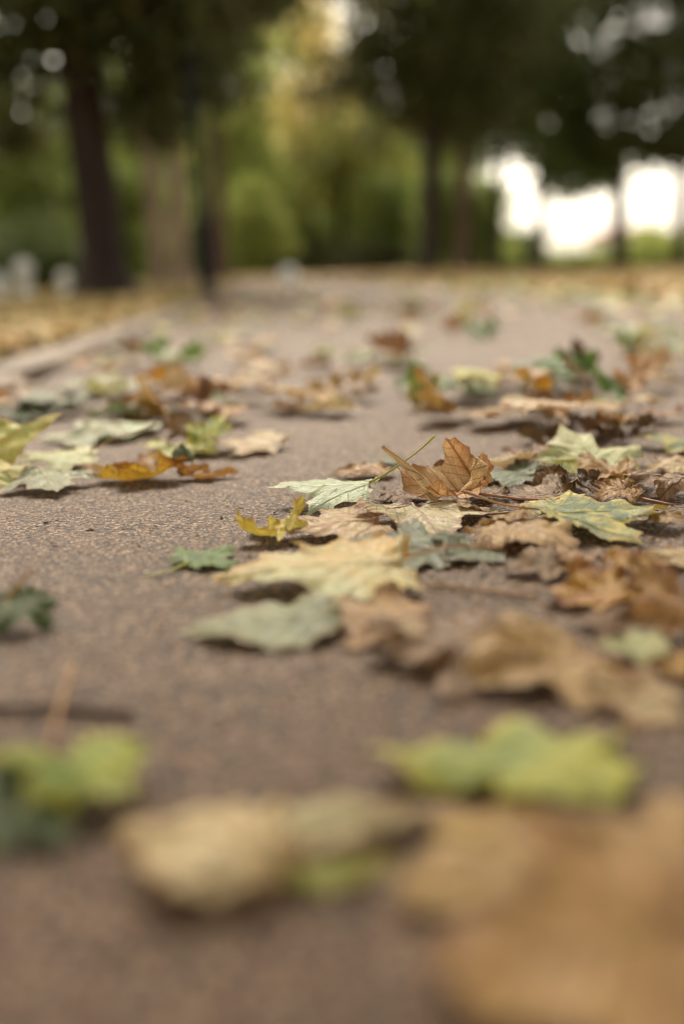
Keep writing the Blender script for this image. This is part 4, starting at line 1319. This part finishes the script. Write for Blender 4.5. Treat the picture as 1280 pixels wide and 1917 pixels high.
heap('in the brown heap behind the mint leaf', 250, 440, 728, 800, 13, ['brown', 'tan', 'gold', 'brown', 'paletan', 'greygreen'], .2)
heap('at the left margin beside the kerb', 5, 140, 745, 790, 9, ['brown', 'tan', 'slate', 'green', 'tan', 'darkgreen'], .1)
heap('between the kerb and the mint leaf', 130, 260, 735, 800, 8, ['tan', 'brown', 'greygreen', 'paletan', 'slate'], .1)
heap('beside the kerb', 160, 240, 700, 745, 5, ['yellowgreen', 'green', 'tan', 'darkgreen'], .25)
heap('in the dark green tuft by the kerb', 205, 275, 665, 695, 5, ['darkgreen', 'green', 'darkgreen', 'brown'], .4)
heap('in the pale row along the kerb', 275, 480, 645, 695, 12, ['mint', 'palegreen', 'tan', 'yellowgreen', 'paletan', 'green'], .12)
heap('in the flat tan patch at the path centre', 440, 700, 718, 780, 14, ['tan', 'paletan', 'pinktan', 'tan', 'brown', 'gold'], .06)
heap('in the row across the middle of the path', 500, 780, 655, 700, 13, ['palegreen', 'brown', 'tan', 'greygreen', 'green', 'paletan'], .12)
heap('in the yellow green row right of the path centre', 720, 920, 728, 770, 10, ['yellowgreen', 'slate', 'green', 'mottle', 'tan', 'mint', 'darkgreen'], .15)
heap('in the dark heap on the right of the path', 985, 1165, 722, 772, 13, ['darkgreen', 'green', 'brown', 'slate', 'gold', 'green', 'green'], .18, stack=.012)
heap('in the flat tan row before the green row', 790, 985, 782, 805, 7, ['tan', 'paletan', 'brown', 'tan'], .05)
heap('left of the dark heap', 880, 1000, 700, 745, 6, ['tan', 'pinktan', 'paletan', 'brown'], .1)
heap('behind the pale green leaf of the right heap', 1000, 1280, 775, 835, 9, ['brown', 'tan', 'tan', 'paletan', 'slate'], .15)
heap('right of the dark heap', 1175, 1280, 690, 745, 6, ['tan', 'paletan', 'brown', 'gold'], .3)
heap('in the green drift at the right side', 1130, 1290, 615, 672, 14, ['palegreen', 'green', 'yellowgreen', 'mint', 'green', 'gold'], .12)
heap('on the right side far up the path', 1000, 1290, 572, 618, 22, ['tan', 'gold', 'palegreen', 'brown', 'yellowgreen', 'orangebrown'], .1)
heap('in the middle far up the path', 560, 990, 575, 645, 22, ['tan', 'palegreen', 'brown', 'pinktan', 'green', 'paletan'], .12)
heap('beside the kerb far up the path', 330, 560, 590, 648, 18, ['palegreen', 'tan', 'mint', 'yellowgreen', 'paletan'], .08)
heap('on the left verge beside the kerb', 0, 200, 640, 700, 10, ['tan', 'gold', 'brown', 'darkgreen', 'orangebrown'], .1)
small_leaf(1075, 722, .06, 'darkbrown', 'at the back of the dark heap', 'maple', 3, 10, 70, 0, .01)
small_leaf(1222, 712, .07, 'tan', 'alone near the right margin', 'sycamore', 1, -60, 45, 0, 0)
small_leaf(333, 752, .05, 'paletan', 'at the back of the brown heap', 'sycamore', 1, 20, 68, 0, .01)
small_leaf(893, 634, .09, 'green', 'alone on the pale path', 'maple', 1, 20, 30, 0, 0)
small_leaf(728, 682, .10, 'brown', 'alone at the path centre', 'maple', 3, 70, 25, 0, 0)

# a label for each: colour, form and place, then its order among its look-alikes
byk = {}
for rec in SCAT:
    byk.setdefault((rec[1], rec[5], rec[6], rec[2]), []).append(rec)
ORD = ['first', 'second', 'third', 'fourth', 'fifth', 'sixth', 'seventh']
for (cw, form, st, place), recs in byk.items():
    recs.sort(key=lambda r_: r_[3])
    for k, r_ in enumerate(recs):
        kind_ = f"{form} {cw}" if not st else f"upright {form} {cw}"
        if len(recs) == 1:
            r_[0]['label'] = f"{kind_} leaf {place}"
        else:
            r_[0]['label'] = f"{'leftmost' if k == 0 else ORD[k]} of {kind_} leaves {place}" if k == 0 or len(place.split()) > 8 else f"{ORD[k]} from left of {kind_} leaves {place}"
